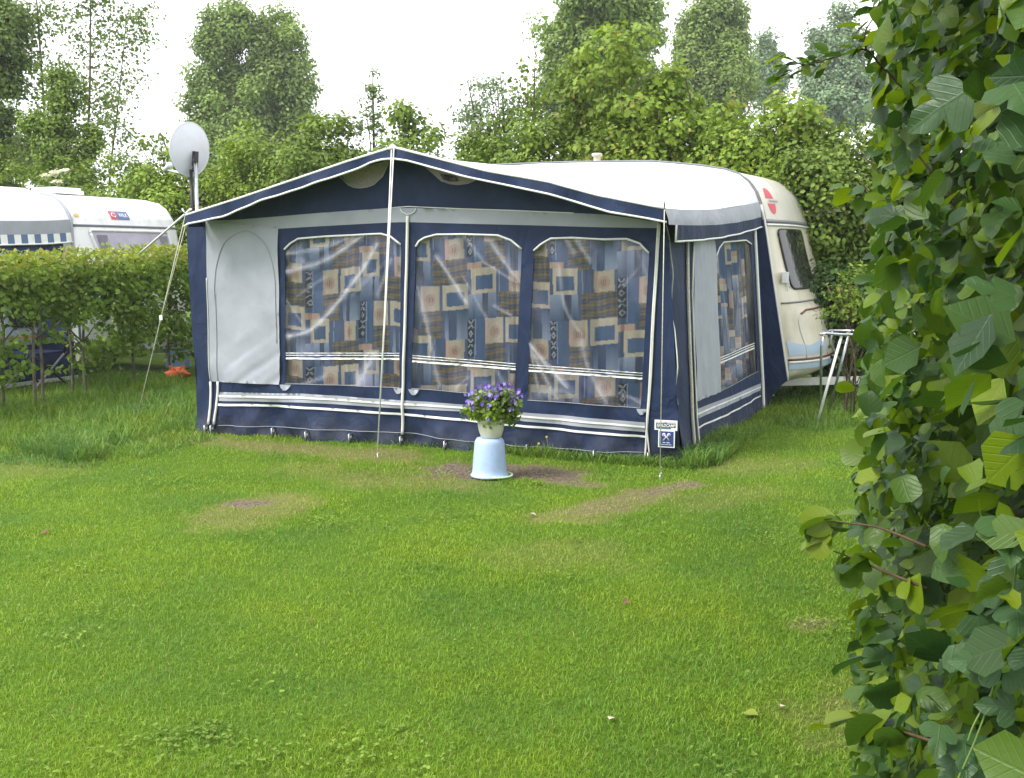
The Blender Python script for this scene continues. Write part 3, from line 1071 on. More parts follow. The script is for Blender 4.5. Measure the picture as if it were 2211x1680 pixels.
sheet('side_door_panel', gp, side(.010, gfold), M['grey'], awning, step=.03)
piping('window_piping', sw[2:7], .008, side(.008), M['pipe'])
piping('window_seam', [sw[0], sw[-1]], .003, side(.006), M['hem'])
make_curtain(sw, 1, lambda s, z, o: AR + np.asarray(s)[..., None] * S + np.asarray(z)[..., None] * ST + (np.asarray(o) - .01)[..., None] * SN, .9)
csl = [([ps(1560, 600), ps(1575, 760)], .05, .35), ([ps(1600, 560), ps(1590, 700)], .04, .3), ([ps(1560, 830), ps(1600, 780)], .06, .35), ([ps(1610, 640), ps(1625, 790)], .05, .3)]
cf2 = crease_glint_fn(csl)
pn = sheet('window_pane', sw, side(-.006, lambda s, z: .006 * cf2(s, z) + .003 * np.sin(7 * s + 5 * z)), M['pane'], awning, step=.02, attrs={'crease_glint': cf2})
for ya, yb, h in ((774, 741, .9), (779, 746, .9), (785, 751.5, 1.6)):
    sheet('printed_stripe', pss([(1551, ya - h), (1628, yb - h), (1628.5, yb + h), (1551, ya + h)]), side(.004), M['whiteprint'], pn, step=.05)
sheet('skirt_stripe', pss([(1500, 885), (1570, 858), (1642, 827.7), (1642, 842.5), (1570, 876), (1502, 906)]), side(.005), M['grey'], awning, step=.04)
sheet('skirt_line', pss([(1500.5, 894), (1642, 834.2), (1642, 836.6), (1501, 897.5)]), side(.009), M['pipe'], awning, step=.05)
sheet('skirt_line', pss([(1502.5, 923), (1580, 888), (1642, 853), (1642, 856), (1580, 891.5), (1503, 927)]), side(.008), M['pipe'], awning, step=.05)
for nm, pts, r, m in (('zip_cover', [(1481, 511), (1483, 640), (1488, 800), (1491, 900), (1494, 967)], .014, 'cord'),
                      ('zip_cover', [(1494, 519), (1492, 640), (1497, 800), (1500, 900), (1502.5, 959)], .008, 'zip'),
                      ('zip_cover', [(1626.4, 496), (1633, 640), (1641, 790), (1647, 880)], .018, 'zip')):
    piping(nm, pss(pts), r, side(.016), M[m])
piping('corner_piping', [ps(1440, 485), ps(1449, 560), ps(1458, 646), ps(1453, 709), ps(1456, 780), ps(1466, 874)], .005, side(.008), M['zip'])
sheet('window_strap', pss([(1545, 556), (1540, 575), (1543, 577), (1547, 560)]), side(.012), M['hem'], awning, step=.05)
# gusset between the side wall and the caravan rail
mb = MB()
za = np.linspace(-.02, 1.95, 14)
edge_a = [S3(np.array(bb[0] + (bt[0] - bb[0]) * max(0, z) / 1.95), np.array(z)) for z in za]
RAILF = [(-.09, 2.13), (-.05, 1.98), (-.03, 1.88), (.11, 1.09), (.25, .30)]


def rail_c(z):
    zz = [q[1] for q in RAILF][::-1]; cc = [q[0] for q in RAILF][::-1]
    return float(np.interp(z, zz, cc))


edge_b = [rail(rail_c(max(z, .30)) + .01, max(z, .29)) - S * .02 for z in za]
V, F = [], []
for a, b in zip(edge_a, edge_b):
    for k in range(7):
        t = k / 6
        V.append(a * (1 - t) + b * t - C * .05 * math.sin(PI * t))
F = [(j * 7 + i, j * 7 + i + 1, (j + 1) * 7 + i + 1, (j + 1) * 7 + i) for j in range(len(za) - 1) for i in range(6)]
mb.add(V, F)
mb.build('side_gusset', M['navy'], awning)
# grey hem and navy valance along the right eave
cr0 = fo(1438, 452)
cr1 = rail(-.09, 2.13)
nh = 40
ct = [right_front[-1] * (1 - t) + cr1 * t + Z * (-.035 * math.sin(PI * t)) for t in np.linspace(0, 1, nh)]
V = []
for j in range(5):
    for i in range(nh):
        t = i / (nh - 1)
        hgt = .115 * (1 - t) + .155 * t
        V.append(ct[i] - Z * hgt * j / 4 + C * (.035 * math.sin(PI / 2 * j / 4) + (j / 4) * (.010 * math.sin(i * .8) + .014 * math.sin(i * 2.1) * max(0, 1 - t * 3))))
F = [(j * nh + i, j * nh + i + 1, (j + 1) * nh + i + 1, (j + 1) * nh + i) for j in range(4) for i in range(nh - 1)]
mb = MB(); mb.add(V, F); mb.build('eave_hem', M['hem'], awning)
hb = [np.array(v) for v in V[-nh:]]
V = []
i0 = 2
for j in range(5):
    for i in range(i0, nh):
        t = i / (nh - 1)
        hgt = .125 * (1 - t) + .10 * t
        V.append(hb[i] - Z * hgt * j / 4 + C * ((j / 4) * (.008 * math.sin(i * .7 + 1) + .016 * math.sin(i * 1.9) * max(0, 1 - t * 3)) + .003))
nn = nh - i0
F = [(j * nn + i, j * nn + i + 1, (j + 1) * nn + i + 1, (j + 1) * nn + i) for j in range(4) for i in range(nn - 1)]
mb = MB(); mb.add(V, F); ev = mb.build('eave_valance', M['navy'], awning)
mb = MB(); mb.tube([np.array(V[0]) + C * .005, np.array(V[nn * 2]) + C * .005] + [np.array(v) + C * .005 for v in V[-nn:]], .008, 6); mb.build('valance_piping', M['pipe'], ev)
# left side wall and left eave hem (turned away from the camera)
mb = MB()
mb.grid(lambda s, z: AL + S * s + Z * z - C * (.01 * math.sin(5 * s + 3 * z)) + U * (-.03 * z / 1.9), np.linspace(0, DEP + .3, 30), np.linspace(-.03, 1.93, 16))
mb.build('side_wall', M['navy'], awning)
mb = MB()
mb.grid(lambda t, h: left_front[0] * (1 - t) + left_back[0] * t - Z * h - C * .03, np.linspace(.02, 1, 24), np.linspace(0, .10, 4))
mb.build('eave_hem', M['navy'], awning)
# aluminium poles peeping out at the eave corners and apex
mb = MB()
e = fr_all[0]
mb.tube([e + Z * .01, e - U * .03 + Z * .06], .008, 6)
mb.build('pole_spike', M['steel'], awning)
mb = MB()
e = fr_all[-1]
mb.tube([e, e + Z * .09], .007, 6)
mb.build('pole_spike', M['steel'], awning)
mb = MB()
e = left_front[-1]
mb.lathe(e + Z * .0, [(.0, -.02), (.03, -.015), (.035, .0), (.02, .02), (0, .03)], 10)
mb.build('apex_cap', M['pipe'], awning)


# ------------------------------------------------------------------ guy ropes
def rope(name, label, strands, r, peg=None, runner=None, mt='cord', cat='guy rope'):
    g0 = strands[0][-1]
    t = thing(name, label, cat, g0, 'guy ropes of the navy awning')
    mb = MB()
    for s in strands: mb.tube(s, r, 6)
    mb.build('rope', M[mt], t)
    if runner is not None:
        mb = MB(); mb.box(runner, U * .014, N * .006, Z * .022); mb.build('runner', M['whiteprint'], t)
    if peg is not None:
        mb = MB(); d = unit(np.asarray(strands[0][0]) - peg); d = np.array([d[0] * .3, d[1] * .3, 1]); d /= np.linalg.norm(d)
        mb.tube([peg - d * .12, peg + d * .03], .004, 6); mb.tube([peg + d * .03, peg + d * .028 + U * .014, peg + d * .016 + U * .016], .0035, 6)
        mb.build('peg', M['steel'], t)
    return t


apex = left_front[-1]
p1 = gnd(815, 985)
a2 = apex * .12 + p1 * .88
rope('guy_rope', 'double white rope from the gable peak down to the lawn in front of the awning', [[apex + N * .02, apex * .5 + p1 * .5, p1 + Z * .03], [apex + N * .02 + U * .02, apex * .45 + p1 * .55 + U * .008, a2]], .0055, p1, None, 'zip')
p2 = gnd(290, 930)
el = fr_all[0]
rk = el + (p2 - el) * .46
rope('guy_rope', 'thin rope from the left eave corner to the long grass by the hedge', [[el, rk, p2 + Z * .02], [el + U * .03, el + (p2 - el) * .2 + U * .02, rk]], .0036, p2, rk)
p3 = gnd(1425, 1030)
er = fr_all[-1]
rk = er + (p3 - er) * .27
rope('guy_rope', 'thin rope hanging from the right eave corner down past the two small plaques', [[er, rk, p3 + Z * .02]], .0038, p3, None)
bpole = depth_pt(412, 452, 9.55); epole = depth_pt(318, 533, 12.3)
rope('guy_rope', 'thick white strap running from the left eave corner over the hedge', [[bpole, bpole * .5 + epole * .5, epole, epole + (epole - bpole) * .25]], .011, None, None, 'pipe')


# ================================================================== CARAVANS
def make_body(root, orig, prof, bow_pts, width, back_c, zroof, mat_body, roof_front, name='body', rear=None):
    """extruded caravan shell. prof: front line (c,z) bottom to roof; returns surface helpers"""
    pr = np.array(prof)

    def cz(z): return np.interp(z, pr[:, 1], pr[:, 0])

    def bow(z): return np.interp(z, [b[0] for b in bow_pts], [b[1] for b in bow_pts])

    def surf_c(s, z):
        k = 1 - abs(2 * np.clip(s, 0, width) / width - 1) ** 3.4
        return cz(z) + bow(z) * k
    zs = np.unique(np.r_[np.linspace(pr[0, 1], pr[-1, 1], 46), pr[:, 1]])
    ss = np.r_[0, .012, .035, .07, np.linspace(.11, width - .11, 26), width - .07, width - .035, width - .012, width]
    rings = []
    for s in ss:
        d = min(s, width - s)
        ins = .05 * max(0, 1 - d / .07) ** 2
        fr = [(surf_c(s, z) - ins, z) for z in zs]
        zt = fr[-1][1]
        rf = [(c, z + .0) for c, z in roof_front[1:]]
        last = rf[-1]
        ring = fr + rf
        rr = rear if rear is not None else [(back_c + .45, zroof), (back_c + .12, zroof - .12), (back_c, zroof - .45), (back_c - .04, .9), (back_c + .05, pr[0, 1])]
        ring = ring + rr
        ring = [(c, z - ins * (1 if z > 1.5 else -1) * .6) for c, z in ring]
        rings.append([orig + C * c + S * s + Z * z for c, z in ring])
    n = len(rings[0])
    V = [p for r in rings for p in r]
    F = []
    for j in range(len(rings) - 1):
        for i in range(n):
            i2 = (i + 1) % n
            F.append((j * n + i, (j + 1) * n + i, (j + 1) * n + i2, j * n + i2))
    fs = [True] * len(F)
    F.append(tuple(range(n))); F.append(tuple(range((len(rings) - 1) * n + n - 1, (len(rings) - 1) * n - 1, -1)))
    fs += [False, False]
    o = np_object(name, np.array(V), F, mat_body, root, fsmooth=fs)

    def pt(s, z, off=0.0):
        s = np.asarray(s, float); z = np.asarray(z, float)
        c = surf_c(s, z)
        dz = (surf_c(s, z + .01) - surf_c(s, z - .01)) / .02
        ds = (surf_c(s + .01, z) - surf_c(s - .01, z)) / .02
        nrm = C - dz[..., None] * Z - ds[..., None] * S
        nrm = unit(nrm)
        return orig + c[..., None] * C + s[..., None] * S + z[..., None] * Z + nrm * np.asarray(off)[..., None]

    def px(x, y):
        d = ray(x, y)
        prev = None
        for t in np.arange(8, 19, .01):
            p = O + d * t - orig
            s, z, c = p @ S, p[2], p @ C
            f = c - surf_c(s, z)
            if prev is not None and f <= 0 < prev and -.05 < s < width + .1:
                return (float(np.clip(s, .0, width)), float(z))
            prev = f
        p = plane(x, y, orig + C * float(cz(1.2)), C) - orig
        return (float(np.clip(p @ S, 0, width)), float(p[2]))
    return o, pt, px


def patch(name, pts, ptf, off, m, parent, step=.05):
    return sheet(name, pts, lambda s, z: ptf(s, z, off), m, parent, step=step)


def skin_tube(name, pts, ptf, off, r, m, parent, step=.05):
    d = np.array(densify(pts, step, closed=False))
    mb = MB(); mb.tube(list(ptf(d[:, 0], d[:, 1], off)), r, 6)
    return mb.build(name, m, parent)


caravan = thing('touring_caravan', 'cream caravan with red oval emblem and sloping front window behind the navy awning', 'caravan', CV + C * -2.0)
CPROF = [(.02, .22), (.16, .27), (.235, .34), (.25, .42), (.22, .62), (.165, .80), (.11, 1.09), (.04, 1.45), (-.03, 1.88), (-.05, 1.98), (-.085, 2.11), (-.14, 2.25), (-.22, 2.35), (-.30, 2.42)]
CROOF = [(-.30, 2.42), (-.45, 2.475), (-.76, 2.535), (-1.25, 2.59), (-2.0, 2.61), (-3.4, 2.60)]
body, cpt, cpx = make_body(caravan, CV, CPROF, [(.22, .12), (.40, .30), (.62, .33), (.95, .32), (1.06, .27), (1.2, .25), (1.6, .21), (2.0, .18), (2.2, .17), (2.42, .12)], 2.28, -4.42, 2.60, M['cream'], CROOF,
                           rear=[(-4.0, 2.52), (-4.28, 2.38), (-4.38, 2.15), (-4.42, 1.5), (-4.38, .3)])
capp = [cpx(1655, 474), cpx(1732, 480)]
zt = capp[0][1]
# upper moulded cap, groove, window, locker
cap = patch('front_cap', [(.04, zt), (2.24, zt), (2.24, 2.40), (.04, 2.40)], cpt, .006, M['cap'], body, .06)
skin_tube('groove_trim', [(.02, zt - .02), (2.26, zt - .02)], cpt, .008, .016, M['trimgrey'], body)
skin_tube('groove_trim', [(.03, zt - .055), (2.25, zt - .055)], cpt, .012, .012, M['white'], body)
wf = [cpx(1675, 489), cpx(1726, 495), cpx(1757, 620), cpx(1708, 626)]
print('front window', wf)
wf = [(wf[0][0], zt - .10), (min(wf[1][0], 2.0), zt - .10), (min(wf[2][0], 2.05), wf[2][1]), (wf[3][0], wf[2][1])]


def rounded(poly, r, n=5):
    out = []
    k = len(poly)
    for i in range(k):
        p = np.array(poly[i]); a = np.array(poly[i - 1]); b = np.array(poly[(i + 1) % k])
        da = (a - p) / np.linalg.norm(a - p); db = (b - p) / np.linalg.norm(b - p)
        for j in range(n + 1):
            t = j / n
            q0 = p + da * r * (1 - t); q1 = p + db * r * t
            out.append(tuple(q0 * (1 - t) + q1 * t))
    return out


wr_ = rounded(wf, .07)
fw = skin_tube('window', wr_ + [wr_[0]], cpt, .010, .011, M['dark'], body)
patch('pane', wr_, cpt, .018, M['glass'], fw, .06)
for s0, z0 in ((max(.06, wf[3][0] - .10), wf[2][1] + .12), (2.1, wf[2][1] + .12)):
    mb = MB()
    p = cpt(np.array(s0), np.array(z0), .02)
    mb.box(p + C * .012, S * .085, C * .02, Z * .055)
    mb.box(p + C * .02 - Z * .09 + S * .06, S * .035, C * .018, Z * .045)
    mb.box(p + C * .03 - Z * .13 + S * .10, S * .02, C * .015, Z * .03, 1)
    mb.build('window_catch', [M['white'], M['trimgrey']], body)
# gas locker
lid = rounded([(.40, 1.00), (1.95, 1.00), (1.99, .50), (.36, .50)], .10)
ld = skin_tube('locker_lid', [(.06, 1.085), (.6, 1.10), (1.7, 1.10), (2.2, 1.085)], cpt, .004, .010, M['trimgrey'], body)
arch = [(.24, .48), (.22, .75), (.22, .90), (.27, .965), (.40, 1.005), (1.7, 1.03), (1.86, 1.0), (1.95, .92), (1.99, .75), (2.0, .48)]
skin_tube('lid_seam', arch[:4], cpt, .003, .006, M['alu'], ld)
skin_tube('lid_seam', arch[3:7], cpt, .004, .011, M['brown'], ld)
skin_tube('lid_seam', arch[6:], cpt, .003, .006, M['alu'], ld)
patch('blue_decal', [(.03, .54), (.03, .70), (.14, .66), (.30, .64), (.62, .70), (.70, .62), (.62, .54)], cpt, .004, M['bluedecal'], body, .04)
skin_tube('stripe', [(.02, .50), (.3, .50), (1.2, .50), (2.25, .50)], cpt, .004, .012, M['brown'], body)
skin_tube('stripe', [(.02, .472), (.3, .472), (1.2, .472), (2.25, .472)], cpt, .004, .014, M['white'], body)
patch('blue_decal', [(.02, .40), (.02, .455), (1.2, .455), (2.25, .455), (2.25, .40), (1.2, .40)], cpt, .004, M['bluedecal'], body, .06)
# red split oval with the maker's lettering
em = rounded([(0, 0), (1, 0), (1, 1), (0, 1)], .2)
e0 = cpx(1651, 434)
ex, ez = e0[0] + .085, e0[1] - .0
print('emblem', e0, [cpx(*q) for q in ((1722, 678), (1686, 667), (1773, 648), (1741, 781), (1703, 783), (1733, 684), (1738, 765))])


def half(sign):
    pts = []
    for a in np.linspace(math.asin(.2), PI - math.asin(.2), 15):
        pts.append((ex + .072 * math.cos(a), ez + sign * .135 * math.sin(a)))
    return pts


def emb(s, z):
    return cpt(np.asarray(s), np.asarray(z), .010)


for sg in (1, -1): sheet('red_emblem', half(sg), lambda s, z: cpt(s, z, .010), M['red'], body, step=.05)


def text_mesh(name, body_txt, size, o, ax, ay, m, parent, ext=.0015, bold=0.0, width=None, shear=0):
    cu = bpy.data.curves.new(name, 'FONT')
    cu.body = body_txt; cu.size = 1.0; cu.align_x = 'CENTER'; cu.align_y = 'CENTER'
    cu.offset = bold; cu.shear = shear
    ob = bpy.data.objects.new(name, cu)
    col.objects.link(ob)
    dg = bpy.context.evaluated_depsgraph_get()
    me = bpy.data.meshes.new_from_object(ob.evaluated_get(dg))
    bpy.data.objects.remove(ob); bpy.data.curves.remove(cu)
    P = np.array([v.co[:] for v in me.vertices])
    k = size
    if width is not None: k = width / (P[:, 0].max() - P[:, 0].min())
    x = P[:, 0] * k
    y = (P[:, 1] - (P[:, 1].max() + P[:, 1].min()) / 2) * size
    az = np.cross(ax, ay)
    V = np.asarray(o)[None] + x[:, None] * ax + y[:, None] * ay + az * ext
    F = [tuple(p.vertices) for p in me.polygons]
    bpy.data.meshes.remove(me)
    return np_object(name, V, F, m, parent, smooth=False)


tz = cpt(np.array(ex + .05), np.array(ez), .010)
tup = unit(cpt(np.array(ex + .05), np.array(ez + .05), .01) - tz)
tri = unit(cpt(np.array(ex + .12), np.array(ez), .01) - tz)
text_mesh('lettering', 'b\u00fcrstner', .042, tz, tri, tup, M['print'], body, .004, .012, width=.20)
# rail, chimney, underfloor, tow bar
mb = MB()
mb.tube([rail(rail_c(z) + .012, z) for z in np.linspace(.28, 2.1, 24)], .016, 6)
mb.build('awning_rail', M['alu'], body)
mb = MB()
mb.slab([rail(rail_c(z) - .07, z) - S * .004 for z in np.linspace(.28, 1.95, 12)] + [rail(rail_c(z) + .0, z) - S * .004 for z in np.linspace(1.95, .28, 12)], -S * .012)
mb.build('edge_trim', M['cream'], body)
ch = plane(1289, 345, CV + S * .45, S)
mb = MB()
ch[2] = 2.59
mb.lathe(ch, [(.055, -.03), (.055, .02), (.042, .03), (.04, .115), (.048, .12), (.06, .13), (.062, .150), (.05, .158), (0, .16)], 16)
mb.build('roof_flue', M['cap'], caravan)
mb = MB()
mb.slab([CV + C * c + Z * z + S * .12 for c, z in ((.02, .24), (.10, .10), (-.08, .14), (-.5, .2), (-.5, .26))], S * .03)
mb.build('corner_panel', M['cream'], caravan)
tow = MB()
for s0 in (.30, 1.98):
    a = CV + C * -.3 + S * s0 + Z * .205
    b = CV + C * 1.42 + S * 1.14 + Z * .24
    d = unit(b - a)
    w = np.cross(d, Z)
    tow.box((a + b) / 2, d * np.linalg.norm(b - a) / 2, w * .02, Z * .042)
tow.box(CV + C * 1.55 + S * 1.14 + Z * .31, C * .16, S * .035, Z * .03)
tow.tube([CV + C * 1.15 + S * 1.02 + Z * .02, CV + C * 1.15 + S * 1.02 + Z * .62], .022, 8)
tow.box(CV + C * 1.15 + S * 1.02 + Z * .02, C * .07, S * .05, Z * .012)
tow.build('tow_bar', M['alu'], caravan)
for s0 in (.16, 2.1):
    wc = CV + C * -2.1 + S * s0 + Z * .30
    mb = MB()
    mb.lathe(wc, [(.0, -.08), (.20, -.08), (.29, -.07), (.30, 0), (.29, .07), (.20, .08), (0, .08)], 24, 0, ax=(C, Z, S))
    wh = mb.build('wheel', M['rubber'], caravan)
    mb = MB(); mb.lathe(wc, [(0, -.088), (.17, -.086), (.17, .086), (0, .088)], 20, 0, ax=(C, Z, S)); mb.build('rim', M['steel'], wh)

# ------------------------------------------------------------------ neighbour's caravan and awning
ncar = thing('touring_caravan', 'white caravan with a red and blue badge standing behind the clipped hedge', 'caravan', NG - C * 2)
NPROF = [(.05, .35), (.10, .5), (.08, .9), (.04, 1.3), (0, 1.6), (-.05, 1.95), (-.10, 2.1), (-.20, 2.24), (-.34, 2.33)]
NROOF = [(-.34, 2.33), (-.6, 2.385), (-1.0, 2.42), (-1.6, 2.43), (-4.0, 2.42)]
nb, npt, npx = make_body(ncar, NG, NPROF, [(.35, .1), (.9, .12), (1.6, .08), (2.0, .06), (2.33, .05)], 1.95, -5.0, 2.42, M['white'], NROOF,
                         rear=[(-4.6, 2.36), (-4.9, 2.2), (-5.0, 1.8), (-5.0, .35)])
nz = npx(250, 489)[1]
skin_tube('groove_trim', [(.03, nz), (1.92, nz)], npt, .004, .018, M['trimgrey'], nb)
nw = rounded([(.24, nz - .06), (1.66, nz - .06), (1.78, nz - .75), (.42, nz - .75)], .04)
w_ = skin_tube('window', nw + [nw[0]], npt, .01, .022, M['white'], nb)
patch('pane', nw, npt, .012, M['greywin'], w_, .08)
for s0 in (.33, 1.45):
    patch('curtain', rounded([(s0, nz - .12), (s0 + .18, nz - .12), (s0 + .13, nz - .5), (s0 + .08, nz - .6)], .02), npt, .017, mat('grey_curtain', (.20, .19, .24), .8), w_, .06)
b0 = npx(256, 466)
patch('badge', [(b0[0] - .16, b0[1] - .055), (b0[0] - .045, b0[1] - .055), (b0[0] - .045, b0[1] + .055), (b0[0] - .16, b0[1] + .055)], npt, .008, mat('red_badge', (.55, .09, .12), .4), nb, .05)
bd = patch('badge', [(b0[0] - .04, b0[1] - .055), (b0[0] + .17, b0[1] - .055), (b0[0] + .17, b0[1] + .055), (b0[0] - .04, b0[1] + .055)], npt, .008, mat('blue_badge', (.10, .16, .33), .4), nb, .05)
bp_ = npt(np.array(b0[0] + .065), np.array(b0[1]), .009)
bu = unit(npt(np.array(b0[0] + .065), np.array(b0[1] + .04), .009) - bp_)
text_mesh('lettering', 'WILK', .085, bp_, S, bu, M['whiteprint'], bd, .004, .01, width=.16)
bp2 = npt(np.array(b0[0] - .10), np.array(b0[1]), .010)
mb = MB()
mb.tube([bp2 + S * (.03 * math.cos(a)) + bu * (.034 * math.sin(a)) for a in np.linspace(.4, 2 * PI - .4, 16)], .006, 5)
mb.build('badge_ring', M['whiteprint'], nb)
o0 = npx(163, 465)
patch('marker_lamp', rounded([(o0[0] - .03, o0[1] - .02), (o0[0] + .04, o0[1] - .02), (o0[0] + .04, o0[1] + .02), (o0[0] - .03, o0[1] + .02)], .01), npt, .014, mat('amber_lens', (.75, .40, .12), .3), nb, .03)
rh = NG + S * .9 - C * 1.1 + Z * 2.43
mb = MB()
rh = plane(123, 408, NG - C * 1.0, C); rh[2] = 2.42
mb.box(rh + Z * .02, S * .24, C * .24, Z * .025)
mb.box(rh + Z * .065, S * .21, C * .22, Z * .02)
mb.build('roof_hatch', M['white'], ncar)
rh2 = plane(8, 408, NG - C * 1.6, C); rh2[2] = 2.43
mb = MB(); mb.box(rh2 + Z * .03, S * .22, C * .22, Z * .03); mb.box(rh2 + Z * .065, S * .19, C * .2, Z * .01); mb.build('roof_hatch', M['white'], ncar)
mb = MB(); mb.slab([NG + S * s + C * .03 + Z * z for s, z in ((.05, .36), (1.9, .36), (1.9, .22), (.05, .22))], -C * .2); mb.build('bumper', M['cream'], ncar)
mb = MB()
for s0 in (.25, 1.7):
    a = NG + S * s0 - C * .2 + Z * .38; b = NG + S * .97 + C * 1.25 + Z * .42; d = unit(b - a)
    mb.box((a + b) / 2, d * np.linalg.norm(b - a) / 2, np.cross(d, Z) * .02, Z * .045)
mb.tube([b + Z * .1, b - Z * .4], .022, 8)
mb.build('tow_bar', M['steel'], ncar)

naw = thing('caravan_awning', 'pale grey roofed awning with chequered valance and navy skirt at the left edge', 'awning', NG - S * 1.3)
# the awning's visible end wall lies along -S from the caravan corner
NS_ = 3.0


def NW(s, z, off=0.0): return NG - S * np.asarray(s)[..., None] + Z * np.asarray(z)[..., None] + C * (np.asarray(off) + .012 * np.sin(6 * np.asarray(s) + 2 * np.asarray(z)))[..., None] - C * (.05 * np.asarray(z))[..., None]


def npl(pts):
    out = []
    for x, y in pts:
        p = plane(x, y, NG, C)
        out.append((float(-np.dot(p - NG, S)), float(p[2])))
    return out


nwall = [(.10, -.02), (NS_, -.02), (NS_, 1.78), (.10, 1.9)]
M['nnavy'] = mat('navy_awning_skirt', (.030, .045, .12), .7, .3, var=(6, .25))
M['nblue'] = mat('chequer_blue', (.10, .16, .27), .7, .3)
M['nwall'] = mat('blue_grey_awning_wall', (.34, .38, .47), .7, .3, var=(3, .15))
nwm = sheet('side_wall', nwall, lambda s, z: NW(s, z), M['nwall'], naw, step=.08)
sheet('skirt', [(.10, -.01), (NS_, -.01), (NS_, .50), (.10, .50)], lambda s, z: NW(s, z, .012 + .06 * np.clip(.4 - z, 0, .4)), M['nnavy'], naw, step=.06)
for z0, h, m in ((.545, .035, 'grey'), (.60, .008, 'orange'), (.04, .025, 'pipe')):
    sheet('skirt_stripe', [(.10, z0 - h), (NS_, z0 - h), (NS_, z0 + h), (.10, z0 + h)], lambda s, z: NW(s, z, .022 + .06 * np.clip(.4 - z, 0, .4)), M[m], naw, step=.08)
for a, b in ((.28, 1.05), (1.25, 2.3)):
    wq = rounded([(a, .72), (b, .72), (b, 1.56), (a, 1.56)], .1)
    sheet('window_pane', wq, lambda s, z: NW(s, z, .012), M['glass'], naw, step=.08)
sheet('top_strip', [(.12, 1.62), (NS_, 1.62), (NS_, 1.76), (.12, 1.78)], lambda s, z: NW(s, z, .016), M['nnavy'], naw, step=.08)
# vertical white strips between panels
for s0 in (.18, 1.15): sheet('wall_strip', [(s0 - .03, .62), (s0 + .03, .62), (s0 + .03, 1.62), (s0 - .03, 1.62)], lambda s, z: NW(s, z, .02), M['pipe'], naw, step=.1)
# roof: from the rail curve out to the eave, with hem and valance
nr = [(-1.6, 2.45), (-1.0, 2.44), (-.62, 2.40), (-.36, 2.345), (-.22, 2.26), (-.12, 2.15), (-.06, 2.05)]
rb = resample([NG + C * c + Z * z for c, z in nr], 24)
rf = resample([NG - S * NS_ + C * c + Z * z for c, z in [(-1.6, 2.30), (-1.0, 2.24), (-.6, 2.18), (-.3, 2.12), (-.1, 2.08), (-.02, 2.06), (.0, 2.02)]], 24)
mb = MB()
V = []
for j in range(17):
    t = j / 16
    for i in range(24): V.append(rb[i] * (1 - t) + rf[i] * t - Z * .05 * math.sin(PI * t) + Z * .006 * math.sin(12 * t + i * .7))
mb.add(V, [(j * 24 + i, j * 24 + i + 1, (j + 1) * 24 + i + 1, (j + 1) * 24 + i) for j in range(16) for i in range(23)])
mb.build('roof', M['roof'], naw)
eave = [V[j * 24 + 23] for j in range(17)]
V2 = []
for h in (0, .08, .165):
    for j, p in enumerate(eave): V2.append(np.array(p) - Z * h + C * (.006 * math.sin(j * 1.7) * h * 10 + .01))
mb = MB(); mb.add(V2, [(k * 17 + j, k * 17 + j + 1, (k + 1) * 17 + j + 1, (k + 1) * 17 + j) for k in range(2) for j in range(16)])
nh_ = mb.build('eave_hem', M['grey'], naw)
V3 = [np.array(p) - Z * .165 + C * .014 for p in eave]
mb = MB()
E3 = resample(V3, 61)
for k in range(60):
    a, b = E3[k], E3[k + 1]
    mb.add([a, b, b - Z * .115 + C * .01, a - Z * .115 + C * .01], [(0, 1, 2, 3)], (1 if (k % 4) in (2, 3) else 0), False)
nv = mb.build('chequered_valance', [M['pipe'], M['nblue']], naw)
mb = MB(); mb.tube([p - Z * .12 + C * .012 for p in E3[::3]], .012, 6); mb.build('valance_piping', M['pipe'], nv)
mb = MB(); mb.tube([p + C * .01 for p in rb] + [NG + C * (-.05 - .02 * 0) + Z * z + C * .04 * (1.99 - z) for z in (1.8, 1.4, 1.0, .5)], .02, 6); mb.build('rail_piping', M['grey'], naw)

# ================================================================== SATELLITE DISH
dp0 = depth_pt(425, 440, 12.0)
dish = thing('satellite_dish', 'white oval satellite dish on a pole behind the left awning corner', 'satellite dish', (dp0[0], dp0[1], 0))
dc = depth_pt(410, 323, 12.06)
nrm = unit(np.array([-.86, .50, .10]))
rt = unit(np.cross(nrm, Z)); upv = np.cross(rt, nrm)
mb = MB()
RW, RHh = .285, .292
prof = []
V = []
nr_, na = 10, 40
for i in range(nr_ + 1):
    r = i / nr_
    for k in range(na):
        a = 2 * PI * k / na
        V.append(dc + rt * (RW * r * math.cos(a)) + upv * (RHh * r * math.sin(a)) - nrm * (.065 * (1 - r * r)))
F = [(i * na + k, i * na + (k + 1) % na, (i + 1) * na + (k + 1) % na, (i + 1) * na + k) for i in range(nr_) for k in range(na)]
mb.add(V, F)
V2 = [np.array(v) + nrm * .008 for v in V]
mb.add(V2, [f[::-1] for f in F])
mb.tube([dc + rt * (RW * math.cos(a)) + upv * (RHh * math.sin(a)) + nrm * .004 for a in np.linspace(0, 2 * PI, 41)], .009, 6)
mb.build('reflector', M['dish'], dish)
mb = MB(); px_, py_ = dp0[0], dp0[1]
top_z = dc[2] - .10
mb.tube([(px_, py_, -.1), (px_, py_, top_z)], .021, 10)
mb.build('mast', M['steel'], dish)
mb = MB()
mb.tube([(px_ - .06, py_ + .02, 1.5), (px_ - .055, py_ + .02, top_z - .12)], .020, 8)
mb.build('mast_sleeve', M['dark'], dish)
mb = MB()
bk = dc - nrm * .07 - upv * .10
mb.box(bk - nrm * .02, rt * .026, upv * .085, nrm * .02)
mb.box((bk + np.array([px_, py_, top_z - .02])) / 2, unit(bk - np.array([px_, py_, top_z])) * .06, upv * .04, rt * .02)
mb.tube([bk - nrm * .02 - upv * .08, (px_ - .03, py_, top_z - .14)], .02, 6)
